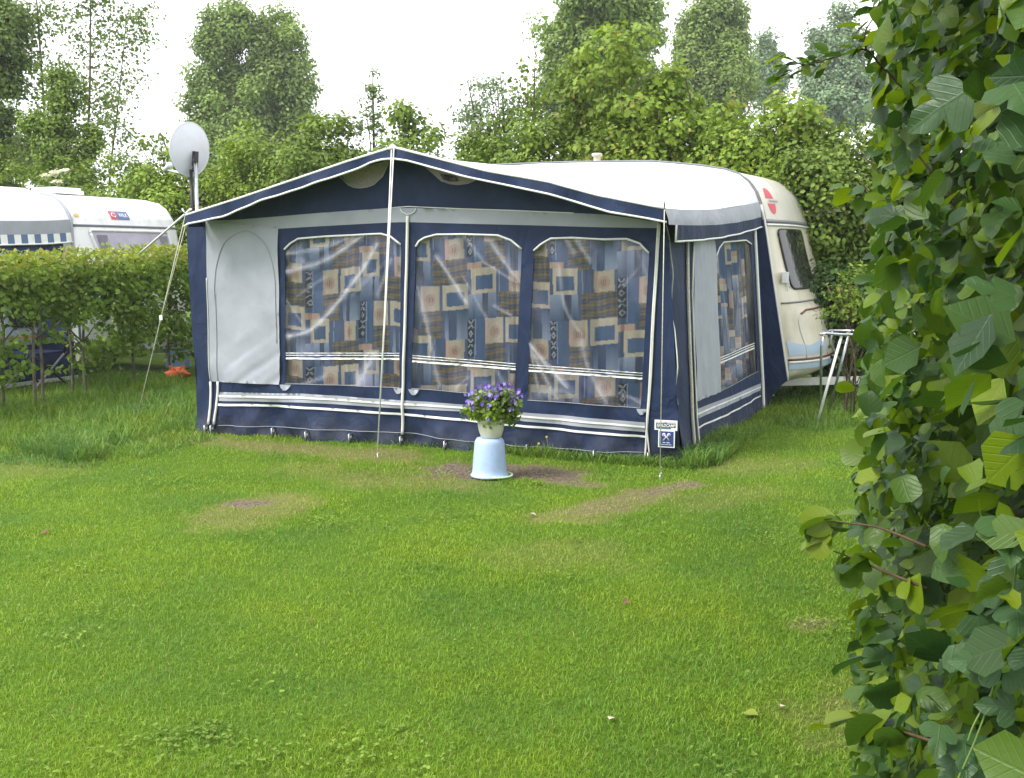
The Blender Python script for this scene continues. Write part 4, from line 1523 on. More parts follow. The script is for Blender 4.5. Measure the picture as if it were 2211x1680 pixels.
mb.build('bracket', M['dark'], dish)
mb = MB()
ar0 = dc - upv * RHh * .95 - nrm * .02
ar1 = ar0 + nrm * .36 + upv * .035
mb.tube([ar0, ar1], .012, 8)
arm = mb.build('feed_arm', M['pipe'], dish)
mb = MB()
ln = unit(dc - ar1)
X_ = unit(np.cross(ln, Z)); Y_ = np.cross(ln, X_)
mb.lathe(ar1 + ln * .0 + upv * .03, [(0, -.07), (.026, -.065), (.03, 0), (.038, .02), (.038, .055), (0, .06)], 14, 0, ax=(X_, Y_, ln))
mb.build('receiver', M['dish'], arm)

# ================================================================== FLOWER POT, BUCKET, PANSIES
bk0 = gnd(1057, 1027); bk0[2] = 0
bs = bk0[1]
bucket = thing('bucket', 'pale blue plastic bucket turned upside down on the bare soil', 'bucket', bk0)
mb = MB()
mb.lathe(bk0, [(.138, .0), (.140, .008), (.134, .016), (.126, .03), (.1235, .06), (.116, .16), (.110, .24), (.104, .262), (.094, .278), (.070, .284), (0, .285)], 40)
mb.build('shell', M['bucket'], bucket)
mb = MB()
mb.tube([bk0 + np.array([.06 + .105 * math.cos(a), -.03 + .11 * math.sin(a), .012]) for a in np.linspace(-1.9, 1.5, 20)], .009, 8)
mb.build('handle', M['handle'], bucket)
pot = thing('flower_pot', 'cream plastic flower pot standing on the blue bucket', 'flower pot', bk0 + Z * .286)
pz = bk0 + Z * .286 + np.array([.012, 0, 0])
mb = MB()
mb.lathe(pz, [(0, 0), (.070, 0), (.074, .004), (.080, .02), (.090, .05), (.096, .085), (.099, .115), (.104, .118), (.105, .133), (.100, .137), (.094, .136), (.090, .12), (.0, .115)], 40, cap=False)
mb.build('shell', M['pot'], pot)
mb = MB()
mb.lathe(pz, [(.092, .122), (.06, .128), (0, .130)], 24, cap=False)
mb.build('soil', M['soil'], pot)
vio = thing('pansy_plant', 'bushy violet pansies with bright green leaves growing in the cream pot', 'flowers', pz + Z * .12)
pz = pz + Z * .025
lobv = [(pz[0], pz[1], pz[2] + .20, .17, .15, .12), (pz[0] - .09, pz[1] - .02, pz[2] + .17, .10, .10, .09), (pz[0] + .10, pz[1], pz[2] + .18, .11, .10, .11), (pz[0], pz[1] - .06, pz[2] + .14, .12, .07, .07), (pz[0] + .05, pz[1] - .05, pz[2] + .27, .12, .09, .07)]
V, F, cc = crown_mesh(lobv, 210, 20, .036, .027, OVAL, flat=1.0, skin=.2)
np_object('foliage', V, F, M['lf_viola'], vio)
mb = MB()
fl_pos = []
for i in range(88):
    a = rng.random() * 2 * PI; r = .03 + .19 * rng.random() ** .6
    h = .29 + .09 * (1 - (r / .22) ** 2) * rng.random() + .03 * rng.random() - .06 * (r > .15) * rng.random() - .04 * (math.cos(a) < 0)
    p = pz + np.array([r * math.cos(a) + .008, r * .8 * math.sin(a), h])
    if i > 76: p = pz + np.array([r * 1.0 * math.cos(a), -abs(r * .7 * math.sin(a)) - .05, .12 + .14 * rng.random()])
    fl_pos.append(p)
    b = pz + np.array([r * .4 * math.cos(a), r * .3 * math.sin(a), .16])
    mb.tube([b, b * .5 + p * .5 + Z * .02, p], .0016, 4)
mb.build('stems', M['stemgreen'], vio)
for i, p in enumerate(fl_pos):
    mb = MB()
    n_ = unit(np.array([rng.normal() * .5, -.8, .35 + rng.normal() * .3]))
    x_ = unit(np.cross(n_, Z)); y_ = np.cross(x_, n_)
    sc_ = .0112 * (.75 + .55 * rng.random())
    m_ = 0 if rng.random() < .68 else 1
    for k, (an, ln_) in enumerate(((60, 1.25), (120, 1.25), (5, 1.0), (175, 1.0), (-90, 1.15))):
        a = math.radians(an)
        d = x_ * math.cos(a) + y_ * math.sin(a); e = -x_ * math.sin(a) + y_ * math.cos(a)
        q = [p, p + d * sc_ * ln_ * .6 + e * sc_ * .65 + n_ * .002, p + d * sc_ * ln_ * 1.15 + e * sc_ * .45 + n_ * .004, p + d * sc_ * ln_ * 1.3, p + d * sc_ * ln_ * 1.15 - e * sc_ * .45 + n_ * .004, p + d * sc_ * ln_ * .6 - e * sc_ * .65 + n_ * .002]
        mb.add([v + n_ * .0008 * k for v in q], [(0, 1, 2, 3), (0, 3, 4, 5)], 1 if (m_ or k == 4 and rng.random() < .4) else 0)
    mb.add([p + n_ * .004 + x_ * .002, p + n_ * .004 + y_ * .002, p + n_ * .004 - x_ * .002, p + n_ * .004 - y_ * .002], [(0, 1, 2, 3)], 2)
    mb.build('flower', [M['petal'], M['petal2'], M['yellow']], vio)

# ================================================================== PLAQUES on the corner of the awning
def on_corner(x, y, off): return plane(x, y, AL + N * off, N)


def plaque(name, label, px_box, off):
    (x0, y0, x1, y1) = px_box
    P = [on_corner(x0, y1, off), on_corner(x1, y1, off), on_corner(x1, y0, off), on_corner(x0, y0, off)]
    cen = sum(P) / 4
    w = np.linalg.norm(P[1] - P[0]) / 2; h = abs(P[3][2] - P[0][2]) / 2
    t = thing(name, label, 'sign', cen)
    mb = MB(); mb.box(cen, U * w, N * .004, Z * h); mb.build('board', M['whiteprint'], t)
    return t, cen + N * .004, w, h


def pquad(name, o, x0, x1, y0, y1, m, parent, off):
    q = [o + U * x + Z * y for x, y in ((x0, y0), (x1, y0), (x1, y1), (x0, y1))]
    mb = MB(); mb.slab([p + N * off for p in q], -N * .001); return mb.build(name, m, parent)


t1, o1, w1, h1 = plaque('name_plaque', 'white framed plaque reading GOLDCAMP on the navy awning corner', (1413.5, 907.5, 1462.5, 929), .05)
pquad('upper_stripe', o1, -w1 * .86, w1 * .86, h1 * .40, h1 * .70, M['pinkprint'], t1, .002)
ba = pquad('name_band', o1, -w1 * .86, w1 * .86, -h1 * .42, h1 * .36, M['navyprint'], t1, .002)
pquad('lower_stripe', o1, -w1 * .86, w1 * .45, -h1 * .72, -h1 * .46, M['tealprint'], t1, .002)
mb = MB(); mb.slab([o1 + U * x + Z * y + N * .003 for x, y in ((-w1 * .25, h1 * .38), (w1 * .12, h1 * .38), (w1 * .0, h1 * .66))], -N * .001); mb.build('roof_mark', M['tealprint'], t1)
text_mesh('lettering', 'GOLDCAMP', h1 * .80, o1 + N * .0035 - Z * h1 * .02, U, Z, M['whiteprint'], ba, .001, .03, width=w1 * 1.62, shear=.2)
t2, o2, w2, h2 = plaque('emblem_plaque', 'white framed blue plaque with a crossed pale emblem below the white plaque', (1421.5, 929.6, 1457, 966), .05)
bf = pquad('blue_field', o2, -w2 * .86, w2 * .86, -h2 * .87, h2 * .90, M['blueprint'], t2, .002)
mb = MB()
for sg in (1, -1):
    a = o2 + N * .004
    head = a + U * sg * w2 * .30 + Z * h2 * .50
    mb.tube([a - U * sg * w2 * .36 - Z * h2 * .18, a - U * sg * w2 * .05 + Z * h2 * .22, head], [w2 * .11, w2 * .075, w2 * .09], 6)
    mb.lathe(head, [(0, -.002), (w2 * .22, -.002), (w2 * .22, .002), (0, .002)], 16, 0, ax=(U, Z, N))
    mb.lathe(head, [(0, .002), (w2 * .10, .002), (w2 * .10, .004), (0, .004)], 12, 1, ax=(U, Z, N))
mb.build('emblem', [M['pinkprint'], M['blueprint']], bf)
mb = MB()
for x0, x1, y0 in ((-.42, -.12, -.42), (.02, .42, -.42), (-.62, -.2, -.66), (-.14, .25, -.66), (.3, .62, -.66)):
    mb.box(o2 + U * w2 * (x0 + x1) / 2 + Z * h2 * y0 + N * .003, U * w2 * (x1 - x0) / 2, N * .001, Z * h2 * (.055 if y0 > -.5 else .03))
mb.build('small_print', M['pinkprint'], bf)

# ================================================================== FOLDING FRAME at the right
f1 = gnd(1765, 910); f2 = gnd(1790, 888)
tb = thing('folding_table', 'folding tubular metal table frame standing by the caravan tow bar', 'table', f1)
e1 = np.array([.90, -.10, 0]); e1 /= np.linalg.norm(e1)
tl = plane(1772, 722, f1, unit(np.array([0, 1., 0])))
th = tl[2]
ta = np.array([tl[0], tl[1], th])
tbk = f2 - f1
tbk = unit(np.array([tbk[0], tbk[1], 0]))
tub = .014
mb = MB()
Lw, Dw = .85, .55
c0 = ta; c1 = ta + e1 * Lw; c2 = c1 + tbk * Dw; c3 = c0 + tbk * Dw
mb.tube([c0 + e1 * .04 - Z * .03, c0 + e1 * .01, c0 + e1 * .05 + Z * .01] + [c0 + e1 * t for t in (.2, .5, .8)] + [c1], tub, 8)
mb.tube([c3, c3 + e1 * Lw], tub, 8); mb.tube([c0, c3], tub, 8); mb.tube([c1, c2], tub, 8)
mb.build('top_frame', M['steel'], tb)
for q in (0.0, 1.0):
    b = ta + tbk * Dw * q
    g_ = f1 + (f2 - f1) * q
    lt = np.array([b[0] + .20, b[1], th - .015])
    mb = MB(); mb.tube([lt, np.array([g_[0], g_[1], 0])], tub, 8); mb.build('leg', M['pipe'] if q == 0 else M['steel'], tb)
    mb = MB(); mb.tube([b + e1 * .03 - Z * .0, b + e1 * .01 - Z * .12, np.array([g_[0] + .10 + .35 * q, g_[1] + .25, .0])], tub * .9, 8); mb.build('leg', M['steel'], tb)
    mb = MB(); mb.tube([c1 + tbk * Dw * q - e1 * .2, np.array([c1[0], c1[1] + Dw * q, 0])], tub, 8); mb.build('leg', M['steel'], tb)
mb = MB()
for k in range(5): mb.tube([c0 + e1 * (.22 + .1 * k) + tbk * .02, c0 + e1 * (.26 + .1 * k) + tbk * Dw * .5 + Z * .03, c0 + e1 * (.22 + .1 * k) + tbk * Dw], .006, 5)
mb.build('rungs', M['steel'], tb)

# ================================================================== THINGS BEHIND THE LEFT HEDGE
jc = gnd(382, 800)
jc = np.array([jc[0] - .1, jc[1] + .4, 0])
jer = thing('water_canister', 'pale blue plastic water canister standing behind the clipped hedge', 'canister', jc)
mb = MB()
V = []
for z, k in ((0, .92), (.02, 1), (.28, 1), (.33, .9), (.36, .6)):
    for a in np.linspace(0, 2 * PI, 20, endpoint=False):
        ca, sa = math.cos(a), math.sin(a)
        V.append(jc + np.array([.17 * k * np.sign(ca) * abs(ca) ** .5, .11 * k * np.sign(sa) * abs(sa) ** .5, z]))
F = [(i * 20 + k, i * 20 + (k + 1) % 20, (i + 1) * 20 + (k + 1) % 20, (i + 1) * 20 + k) for i in range(4) for k in range(20)] + [tuple(range(80, 100)), tuple(range(19, -1, -1))]
mb.add(V, F); mb.build('shell', M['jerry'], jer)
mb = MB(); mb.tube([jc + np.array([-.09, 0, .34]), jc + np.array([-.06, 0, .42]), jc + np.array([.06, 0, .42]), jc + np.array([.09, 0, .34])], .016, 8); mb.build('handle', M['jerry'], jer)
mb = MB(); mb.lathe(jc + np.array([.10, 0, .345]), [(.03, 0), (.032, .04), (.0, .042)], 14); mb.build('cap', M['whiteprint'], jer)
oc = gnd(386, 818); oc[2] = 0
bag = thing('carrier_bag', 'crumpled orange plastic bag lying in the long grass by the hedge', 'bag', oc)
V, F = [], []
for i in range(9):
    ph = PI * i / 8
    for k in range(18):
        a = 2 * PI * k / 18
        r = math.sin(ph) * (1 + .35 * math.sin(3 * a + 2 * ph) + .2 * math.sin(7 * a - 5 * ph))
        V.append(oc + np.array([.13 * r * math.cos(a), .09 * r * math.sin(a), .07 - .07 * math.cos(ph) * (1 + .25 * math.sin(5 * a))]))
F = [(i * 18 + k, i * 18 + (k + 1) % 18, (i + 1) * 18 + (k + 1) % 18, (i + 1) * 18 + k) for i in range(8) for k in range(18)]
mb = MB(); mb.add(V, F); mb.build('pouch', M['orange'], bag)
mb = MB()
for sg in (-1, 1): mb.tube(smooth_path([oc + np.array([sg * .07, -.03, .10]), oc + np.array([sg * .10, -.05, .17]), oc + np.array([sg * .04, -.06, .14]), oc + np.array([sg * .02, -.03, .10])], 5), .010, 5)
mb.build('handle', M['orange'], bag)
cg = gnd(45, 858); cg = np.array([cg[0] - .15, cg[1] + .75, 0])
chair = thing('camping_chair', 'folding camping chair with dark frame standing behind the hedge at the left edge', 'chair', cg)
mb = MB()
sx, sy = C * .24, S * .24
for sg in (-1, 1):
    mb2 = MB(); mb2.tube([cg + sx * sg + sy * -1.2, cg + sx * sg + sy * 1.0 + Z * .44], .014, 6); mb2.build('leg', M['wood'], chair)
    mb2 = MB(); mb2.tube([cg + sx * sg + sy * 1.2, cg + sx * sg - sy * 1.0 + Z * .44], .014, 6); mb2.build('leg', M['dark'], chair)
    mb2 = MB(); mb2.tube([cg + sx * sg + sy * .9 + Z * .42, cg + sx * sg + sy * 1.5 + Z * .98], .014, 6); mb2.build('back_post', M['dark'], chair)
mb = MB(); mb.box(cg + Z * .44, sx * .95, sy * 1.0, Z * .012); mb.build('seat', M['nnavy'], chair)
mb = MB(); b0_ = cg + sy * 1.28 + Z * .76; mb.box(b0_, sx * .95, unit(S * .14 + Z * .56) * .2, unit(S * .56 - Z * .14) * .01); mb.build('backrest', M['nnavy'], chair)


# ================================================================== VEGETATION
def vnoise(x, y, s, seed):
    r = np.random.default_rng(seed).random((64, 64))
    X = x / s; Y = y / s
    i = np.floor(X).astype(int); j = np.floor(Y).astype(int)
    fx = X - i; fy = Y - j
    fx = fx * fx * (3 - 2 * fx); fy = fy * fy * (3 - 2 * fy)
    g = lambda a, b: r[np.mod(a, 64), np.mod(b, 64)]
    return (g(i, j) * (1 - fx) + g(i + 1, j) * fx) * (1 - fy) + (g(i, j + 1) * (1 - fx) + g(i + 1, j + 1) * fx) * fy


def fbm(x, y, s, seed): return .55 * vnoise(x, y, s, seed) + .3 * vnoise(x, y, s * .45, seed + 1) + .15 * vnoise(x, y, s * .2, seed + 2)


WEAR = [  # capsules: two ends, half width in metres, bare, dry
    (990, 1008, 1190, 1020, .27, 1.0, .5), (1190, 1035, 1270, 1042, .09, .6, .7), (520, 1085, 545, 1085, .10, .9, .8), (480, 1118, 600, 1078, .20, .0, .6), (440, 1125, 520, 1130, .12, 0, .45),
    (1400, 1060, 1490, 1040, .10, .7, .8), (1240, 1102, 1420, 1060, .15, .40, .75), (1180, 1115, 1260, 1115, .13, .1, .6), (780, 1030, 1000, 1040, .22, .05, .5), (470, 950, 860, 985, .18, .2, .65),
    (330, 945, 450, 945, .2, .15, .6), (1735, 1345, 1760, 1340, .06, .5, .6), (1560, 1010, 1680, 1000, .2, 0, .4), (1150, 1200, 1250, 1200, .25, 0, .3), (1960, 1560, 2050, 1560, .25, .1, .4),
    (650, 1010, 800, 1040, .2, 0, .35), (1500, 1080, 1620, 1060, .2, 0, .3), (0, 1010, 100, 1000, .3, 0, .35)]


def wear(x, y):
    bare = np.zeros(len(x)); dry = np.zeros(len(x))
    n = fbm(x, y, .35, 3) - .5
    n2 = fbm(x, y, .09, 13) - .5
    for ax_, ay_, bx_, by_, w_, kb, kd in WEAR:
        d = seg_dist(x, y, [gnd(ax_, ay_)[:2], gnd(bx_, by_)[:2]]) / w_ + n * 1.5 + n2 * 1.5
        bare = np.maximum(bare, kb * np.clip((1.15 - d) / .5, 0, 1))
        dry = np.maximum(dry, kd * np.clip((1.7 - d) / 1.0, 0, 1))
    return bare, dry


# ---- ground sheet
def lines(a, b, step, far):
    m = list(np.arange(a, b + 1e-6, step))
    lo, hi, d = m[0], m[-1], step
    left, right = [], []
    while lo > -far:
        d *= 1.6; lo -= d; left.append(lo)
    d = step
    while hi < far:
        d *= 1.6; hi += d; right.append(hi)
    return np.array(left[::-1] + m + right)


gx = lines(-8, 7, .05, 400); gy = lines(1.5, 14.5, .05, 400)
XX, YY = np.meshgrid(gx, gy)
x_, y_ = XX.ravel(), YY.ravel()
z_ = (fbm(x_, y_, 1.1, 21) - .5) * .03 + (fbm(x_, y_, .25, 31) - .5) * .012
z_ = np.where((abs(x_) < 9) & (y_ < 16), z_, 0) - .012
br, dr = wear(x_, y_)
m, nt, out = new_mat('lawn_soil_and_turf')
bs_ = nd(nt, 'ShaderNodeBsdfPrincipled')
bs_.inputs['Roughness'].default_value = .95; bs_.inputs['Specular IOR Level'].default_value = .1
gcol = mix(nt, ramp(nt, noise(nt, 1.1, 5), [(.35, (0, 0, 0)), (.65, (1, 1, 1))]), (.080, .160, .012), (.140, .230, .016))
gcol = mix(nt, ramp(nt, noise(nt, 60, 4, .7), [(.35, (0, 0, 0)), (.7, (1, 1, 1))]), gcol, (.055, .085, .012))
a1 = nd(nt, 'ShaderNodeAttribute', attribute_name='dry'); a2 = nd(nt, 'ShaderNodeAttribute', attribute_name='bare')
fine = noise(nt, 45, 6, .75)
gcol = mix(nt, math_n(nt, 'MULTIPLY', a1.outputs['Fac'], .8), gcol, mix(nt, fine, (.16, .125, .045), (.30, .25, .11)))
gcol = mix(nt, a2.outputs['Fac'], gcol, mix(nt, ramp(nt, fine, [(.38, (0, 0, 0)), (.62, (1, 1, 1))]), (.05, .036, .026), (.25, .20, .15)))
lk(nt, gcol, bs_.inputs['Base Color'])
bp = nd(nt, 'ShaderNodeBump'); bp.inputs['Strength'].default_value = .8; bp.inputs['Distance'].default_value = .02
lk(nt, fine, bp.inputs['Height']); lk(nt, bp.outputs[0], bs_.inputs['Normal'])
lk(nt, bs_.outputs[0], out.inputs[0])
nx = len(gx)
i = np.arange(len(gy) - 1)[:, None] * nx + np.arange(nx - 1)[None]
Fq = np.stack([i, i + 1, i + nx + 1, i + nx], -1).reshape(-1, 4)
g = np_object('ground', np.c_[x_, y_, z_], Fq, m, None, (0, 0, 0), attrs={'dry': dr, 'bare': br})
tag(g, kind='structure')

# ---- grass blades
AWP = [AL[:2] + S[:2] * .05, AR[:2] + S[:2] * .05, (AR + S * DEP)[:2], (AL + S * DEP)[:2]]


def grass_mat(name, lo, hi, dry):
    m, nt, out = new_mat(name)
    g = nd(nt, 'ShaderNodeNewGeometry')
    c = ramp(nt, g.outputs['Random Per Island'], [(0, lo), (.55, tuple((a + b) / 2 for a, b in zip(lo, hi))), (1, hi)])
    big = ramp(nt, noise(nt, 1.2, 6, .6), [(.36, (.66, .80, 1.3)), (.5, (1, 1, 1)), (.64, (1.32, 1.12, .85))])
    c = mix(nt, 1, c, big, 'MULTIPLY')
    a = nd(nt, 'ShaderNodeAttribute', attribute_name='dry')
    c = mix(nt, a.outputs['Fac'], c, dry)
    b = nd(nt, 'ShaderNodeBsdfPrincipled')
    b.inputs['Roughness'].default_value = .55; b.inputs['Specular IOR Level'].default_value = .25
    lk(nt, c, b.inputs['Base Color'])
    t = nd(nt, 'ShaderNodeBsdfTranslucent'); lk(nt, c, t.inputs[0])
    mx = nd(nt, 'ShaderNodeMixShader'); mx.inputs[0].default_value = .35
    lk(nt, b.outputs[0], mx.inputs[1]); lk(nt, t.outputs[0], mx.inputs[2]); lk(nt, mx.outputs[0], out.inputs[0])
    return m


def blades(P, h, w, lean, dirs=None):
    n = len(P)
    a = rng.random(n) * 2 * PI
    side_ = np.c_[np.cos(a), np.sin(a), np.zeros(n)]
    b = rng.random(n) * 2 * PI
    ld = np.c_[np.cos(b), np.sin(b), np.zeros(n)] if dirs is None else unit(dirs + .6 * rng.normal(size=(n, 3)) * [1, 1, 0])
    L = (lean * (.3 + 1.1 * rng.random(n)))[:, None]
    H_ = h[:, None]
    up_ = np.array([[0, 0, 1.0]])
    w_ = w[:, None]
    B0 = P - side_ * w_; B1 = P + side_ * w_
    mid_ = P + up_ * H_ * .6 + ld * H_ * L * .35
    tip = P + up_ * H_ * np.maximum(.25, 1 - L * .35) + ld * H_ * L
    V = np.stack([B0, B1, mid_ + side_ * w_ * .75, mid_ - side_ * w_ * .75, tip], 1).reshape(-1, 3)
    k = np.arange(n)[:, None, None] * 5
    F = (np.array([(0, 1, 2), (0, 2, 3), (3, 2, 4)])[None] + k).reshape(-1, 3)
    return V, F


def gz(x, y): return (fbm(x, y, 1.1, 21) - .5) * .03 + (fbm(x, y, .25, 31) - .5) * .012 - .012


n_try = 1300000
yy_ = 2.3 * (13.5 / 2.3) ** rng.random(n_try)
hw = .56 * yy_ + .9
xx_ = (rng.random(n_try) * 2 - 1) * hw
# candidate density = n/(ln(5.87)*y*2*hw); thin to the wanted density
dens = n_try / (math.log(13.5 / 2.3) * yy_ * 2 * hw)
want = np.interp(yy_, [2.3, 3.2, 4.5, 7, 10, 13.5], [17000, 17000, 11500, 5200, 2400, 1200])
br, dr = wear(xx_, yy_)
br = np.clip(br * (.15 + 1.75 * fbm(xx_, yy_, .11, 91)), 0, 1)
dr = np.clip(dr * (.3 + 1.4 * fbm(xx_, yy_, .16, 92)), 0, 1)
dn = fbm(xx_, yy_, .5, 41)
keep = rng.random(n_try) < want / dens * (1 - np.clip(br * 1.25, 0, .97)) * (1 - .35 * dr) * (.65 + .7 * dn)
keep &= ~inside(np.c_[xx_, yy_], AWP)
keep &= yy_ < 13.2
# clear of the bucket
keep &= np.hypot(xx_ - bk0[0], yy_ - bk0[1]) > .14
xx_, yy_, br, dr = xx_[keep], yy_[keep], br[keep], dr[keep]
print('blades', len(xx_))
scl = np.interp(yy_, [3, 6, 13], [1, 1.35, 2.2])
P = np.c_[xx_, yy_, gz(xx_, yy_) - .003]
hh = (.015 + .016 * rng.random(len(xx_)) + .02 * (rng.random(len(xx_)) < .015)) * np.interp(yy_, [3, 13], [1, 1.25]) * (1 - .35 * dr) * (.75 + .6 * fbm(xx_, yy_, .8, 51))
V, F = blades(P, hh * .9, .00125 * scl * (.7 + .6 * rng.random(len(xx_))), .9 + 0 * hh)
dryv = np.clip(dr * (rng.random(len(xx_)) < .85) * (.3 + .8 * rng.random(len(xx_))) + (rng.random(len(xx_)) < .05) * .6, 0, 1)
gm = grass_mat('lawn_grass', (.135, .255, .020), (.255, .425, .036), (.42, .37, .16))
o = np_object('grass', V, F, gm, None, (0, 0, 0), attrs={'dry': np.repeat(dryv, 5)})
tag(o, 'short bright green mown lawn grass with worn yellow patches', 'grass', kind='stuff')

# ---- clover and small weeds between the blades
cx_, cs_ = [], []
for i in range(60):
    yq = 2.7 + 5.2 * rng.random() ** 1.4
    xq = (rng.random() * 2 - 1) * (.5 * yq + .4)
    k_ = int(14 + 40 * rng.random())
    r_ = .04 + .13 * rng.random()
    cx_.append(np.c_[xq + r_ * rng.normal(size=k_), yq + r_ * rng.normal(size=k_)])
    cs_.append(np.full(k_, .007 + .007 * rng.random()))
q = np.vstack(cx_); szq = np.concatenate(cs_) * (.7 + .6 * rng.random(len(q)))
k_ = ~inside(q, AWP) & (np.hypot(q[:, 0] - bk0[0], q[:, 1] - bk0[1]) > .18)
q, szq = q[k_], szq[k_]
Pq = np.repeat(np.c_[q, gz(q[:, 0], q[:, 1]) + .016 + .012 * rng.random(len(q))], 3, 0)
an_ = np.repeat(rng.random(len(q)) * 6.28, 3) + np.tile([0, 2.09, 4.19], len(q))
dq = np.c_[np.cos(an_), np.sin(an_), np.full(len(an_), .3)]
V, F, _ = place_leaves(Pq, np.array([0, 0, 1.]) + rng.normal(size=Pq.shape) * .25, np.repeat(szq, 3), (OVAL[0] * np.array([1.15, 1, 1]), OVAL[1]), droop=0, dirs=dq)
o = np_object('clover', V, F, M['lf_hedge'], None, (0, 0, 0))
tag(o, 'small clover and weed leaves scattered through the mown lawn', 'clover', kind='stuff')

# ---- long uncut grass
LONG = []
def poly_pts(px_poly, n):
    pol = np.array([gnd(*p)[:2] for p in px_poly])
    lo, hi = pol.min(0), pol.max(0)
    q = lo + (hi - lo) * rng.random((n * 4, 2))
    return q[inside(q, pol)][:n]


def strip_pts(a, b, w, n, nrm_):
    t = rng.random(n); s = rng.random(n)
    return (np.asarray(a)[None] * (1 - t[:, None]) + np.asarray(b)[None] * t[:, None] + np.asarray(nrm_)[None] * (w * s)[:, None])[:, :2]


pts, hts = [], []
def addlong(q, h0, h1):
    pts.append(q); hts.append(h0 + (h1 - h0) * rng.random(len(q)) ** 1.4)


addlong(poly_pts([(-260, 985), (0, 965), (120, 968), (240, 965), (330, 940), (430, 925), (415, 860), (395, 815), (250, 815), (0, 850), (-260, 900)], 24000), .04, .21)
addlong(poly_pts([(-260, 1030), (0, 1000), (200, 1010), (350, 975), (470, 945), (430, 925), (300, 930), (0, 930), (-260, 960)], 9000), .02, .09)
addlong(poly_pts([(40, 975), (150, 960), (230, 985), (170, 1000)], 1600), .08, .22)
addlong(strip_pts(gnd(1115, 975), gnd(1470, 1003), .14, 2200, N), .03, .12)
addlong(strip_pts(gnd(930, 960), gnd(1115, 975), .10, 700, N), .04, .12)
addlong(strip_pts(gnd(600, 940), gnd(930, 960), .07, 500, N), .03, .08)
addlong(poly_pts([(1465, 1000), (1500, 965), (1570, 940), (1600, 965), (1560, 1000), (1490, 1015)], 2600), .06, .22)
addlong(strip_pts(AR, AR + S * 3.3, .28, 2400, C), .03, .14)
addlong(poly_pts([(1650, 880), (1700, 850), (1900, 850), (1900, 915), (1760, 930), (1650, 910)], 4500), .05, .16)
addlong(poly_pts([(1700, 860), (1705, 838), (1860, 838), (1860, 860)], 2000), .06, .15)
q = np.vstack(pts); hq = np.concatenate(hts)
k = ~inside(q, AWP)
q, hq = q[k], hq[k]
hq = hq * (.6 + .8 * fbm(q[:, 0], q[:, 1], .5, 61))
V, F = blades(np.c_[q, gz(q[:, 0], q[:, 1]) - .004], hq, .0032 * (.7 + .7 * rng.random(len(q))), 1.0 + 0 * hq)
lg = grass_mat('uncut_grass', (.095, .185, .020), (.22, .37, .048), (.34, .30, .12))
o = np_object('long_grass', V, F, lg, None, (0, 0, 0), attrs={'dry': np.repeat((rng.random(len(q)) < .05) * .7, 5)})
tag(o, 'lush uncut grass along the awning skirt and under the clipped hedge', 'grass', kind='stuff')


# small things lying on the lawn
def litter(name, label, cat, x, y, size, m, group=None, h=.02):
    p = gnd(x, y); p[2] = gz(np.array([p[0]]), np.array([p[1]]))[0] + h
    mb = MB()
    a = rng.random() * 6
    d = np.array([math.cos(a), math.sin(a), .15]); e = np.array([-math.sin(a), math.cos(a), .1])
    q = []
    for k_ in range(7):
        t = k_ / 6; w = math.sin(PI * min(1, t * 1.05)) * .42
        for s_ in (-1, 0, 1): q.append(p + d * size * (t - .5) + e * size * w * s_ + Z * size * (.25 * abs(s_) * w - .25 * (t - .5) ** 2))
    mb.add(q, [(k_ * 3 + j, k_ * 3 + j + 1, k_ * 3 + j + 4, k_ * 3 + j + 3) for k_ in range(6) for j in range(2)])
    o = mb.build(name, m, None, p)
    return tag(o, label, cat, group)


for i, (x, y) in enumerate(((1150, 1112), (1320, 1555), (1690, 1530))):
    litter('fallen_leaf', ('pale dry leaf on the lawn just below the brown worn strip', 'pale leaf lying on the lawn nearest the bottom edge at centre', 'pale leaf on the lawn below the low twigs of the leafy hedge', 'pale leaf on the open lawn below the worn patch by the bucket', 'small pale leaf on the lawn between worn strip and leafy hedge', 'pale leaf on the lawn below the left bare patch')[i],
           'leaf', x, y, (.05, .035, .03, .025, .025, .03)[i], M['dryleaf'], 'pale fallen leaves on the lawn')
for i, (x, y) in enumerate(((98, 1152), (668, 1345), (1352, 1305), (1620, 1548))):
    litter('fallen_leaf', ('brown curled leaf on the lawn at the far left', 'brown curled leaf on the lawn left of centre', 'brown curled leaf on the lawn below the worn strip', 'yellow green leaf on the lawn near the leafy hedge')[i],
           'leaf', x, y, (.05, .035, .04, .06)[i], M['rust'] if i < 3 else M['lf_shoot'], 'brown fallen leaves on the lawn', .025)
for i, (x, y, hgt) in enumerate(((1180, 943, .24), (1163, 957, .18), (1497, 934, .22))):
    b = gnd(x, 985 if i < 2 else 962); tpt = plane(x, y, b, np.array([0, 1., 0]))
    t = thing('yellow_flower', ('taller yellow wildflower against the navy skirt right of the bucket', 'shorter yellow wildflower close to the bucket', 'yellow wildflower by the right corner pole of the awning')[i], 'flower', b, 'yellow wildflowers by the awning')
    mb = MB(); mb.tube([b, b * .4 + tpt * .6 + U * .01, tpt], .0022, 5); mb.build('stem', M['stemgreen'], t)
    mb = MB()
    for a in np.linspace(0, 2 * PI, 9)[:-1]:
        d = np.array([math.cos(a), -.4 + .2 * math.sin(a), math.sin(a) * .8])
        e = np.cross(d, [0, -1, 0]); e = e / np.linalg.norm(e)
        mb.add([tpt, tpt + d * .007 + e * .003, tpt + d * .010, tpt + d * .007 - e * .003], [(0, 1, 2, 3)])
    mb.lathe(tpt + np.array([0, -.004, 0]), [(0, -.002), (.003, 0), (0, .002)], 8)
    mb.build('head', M['yellow'], t)

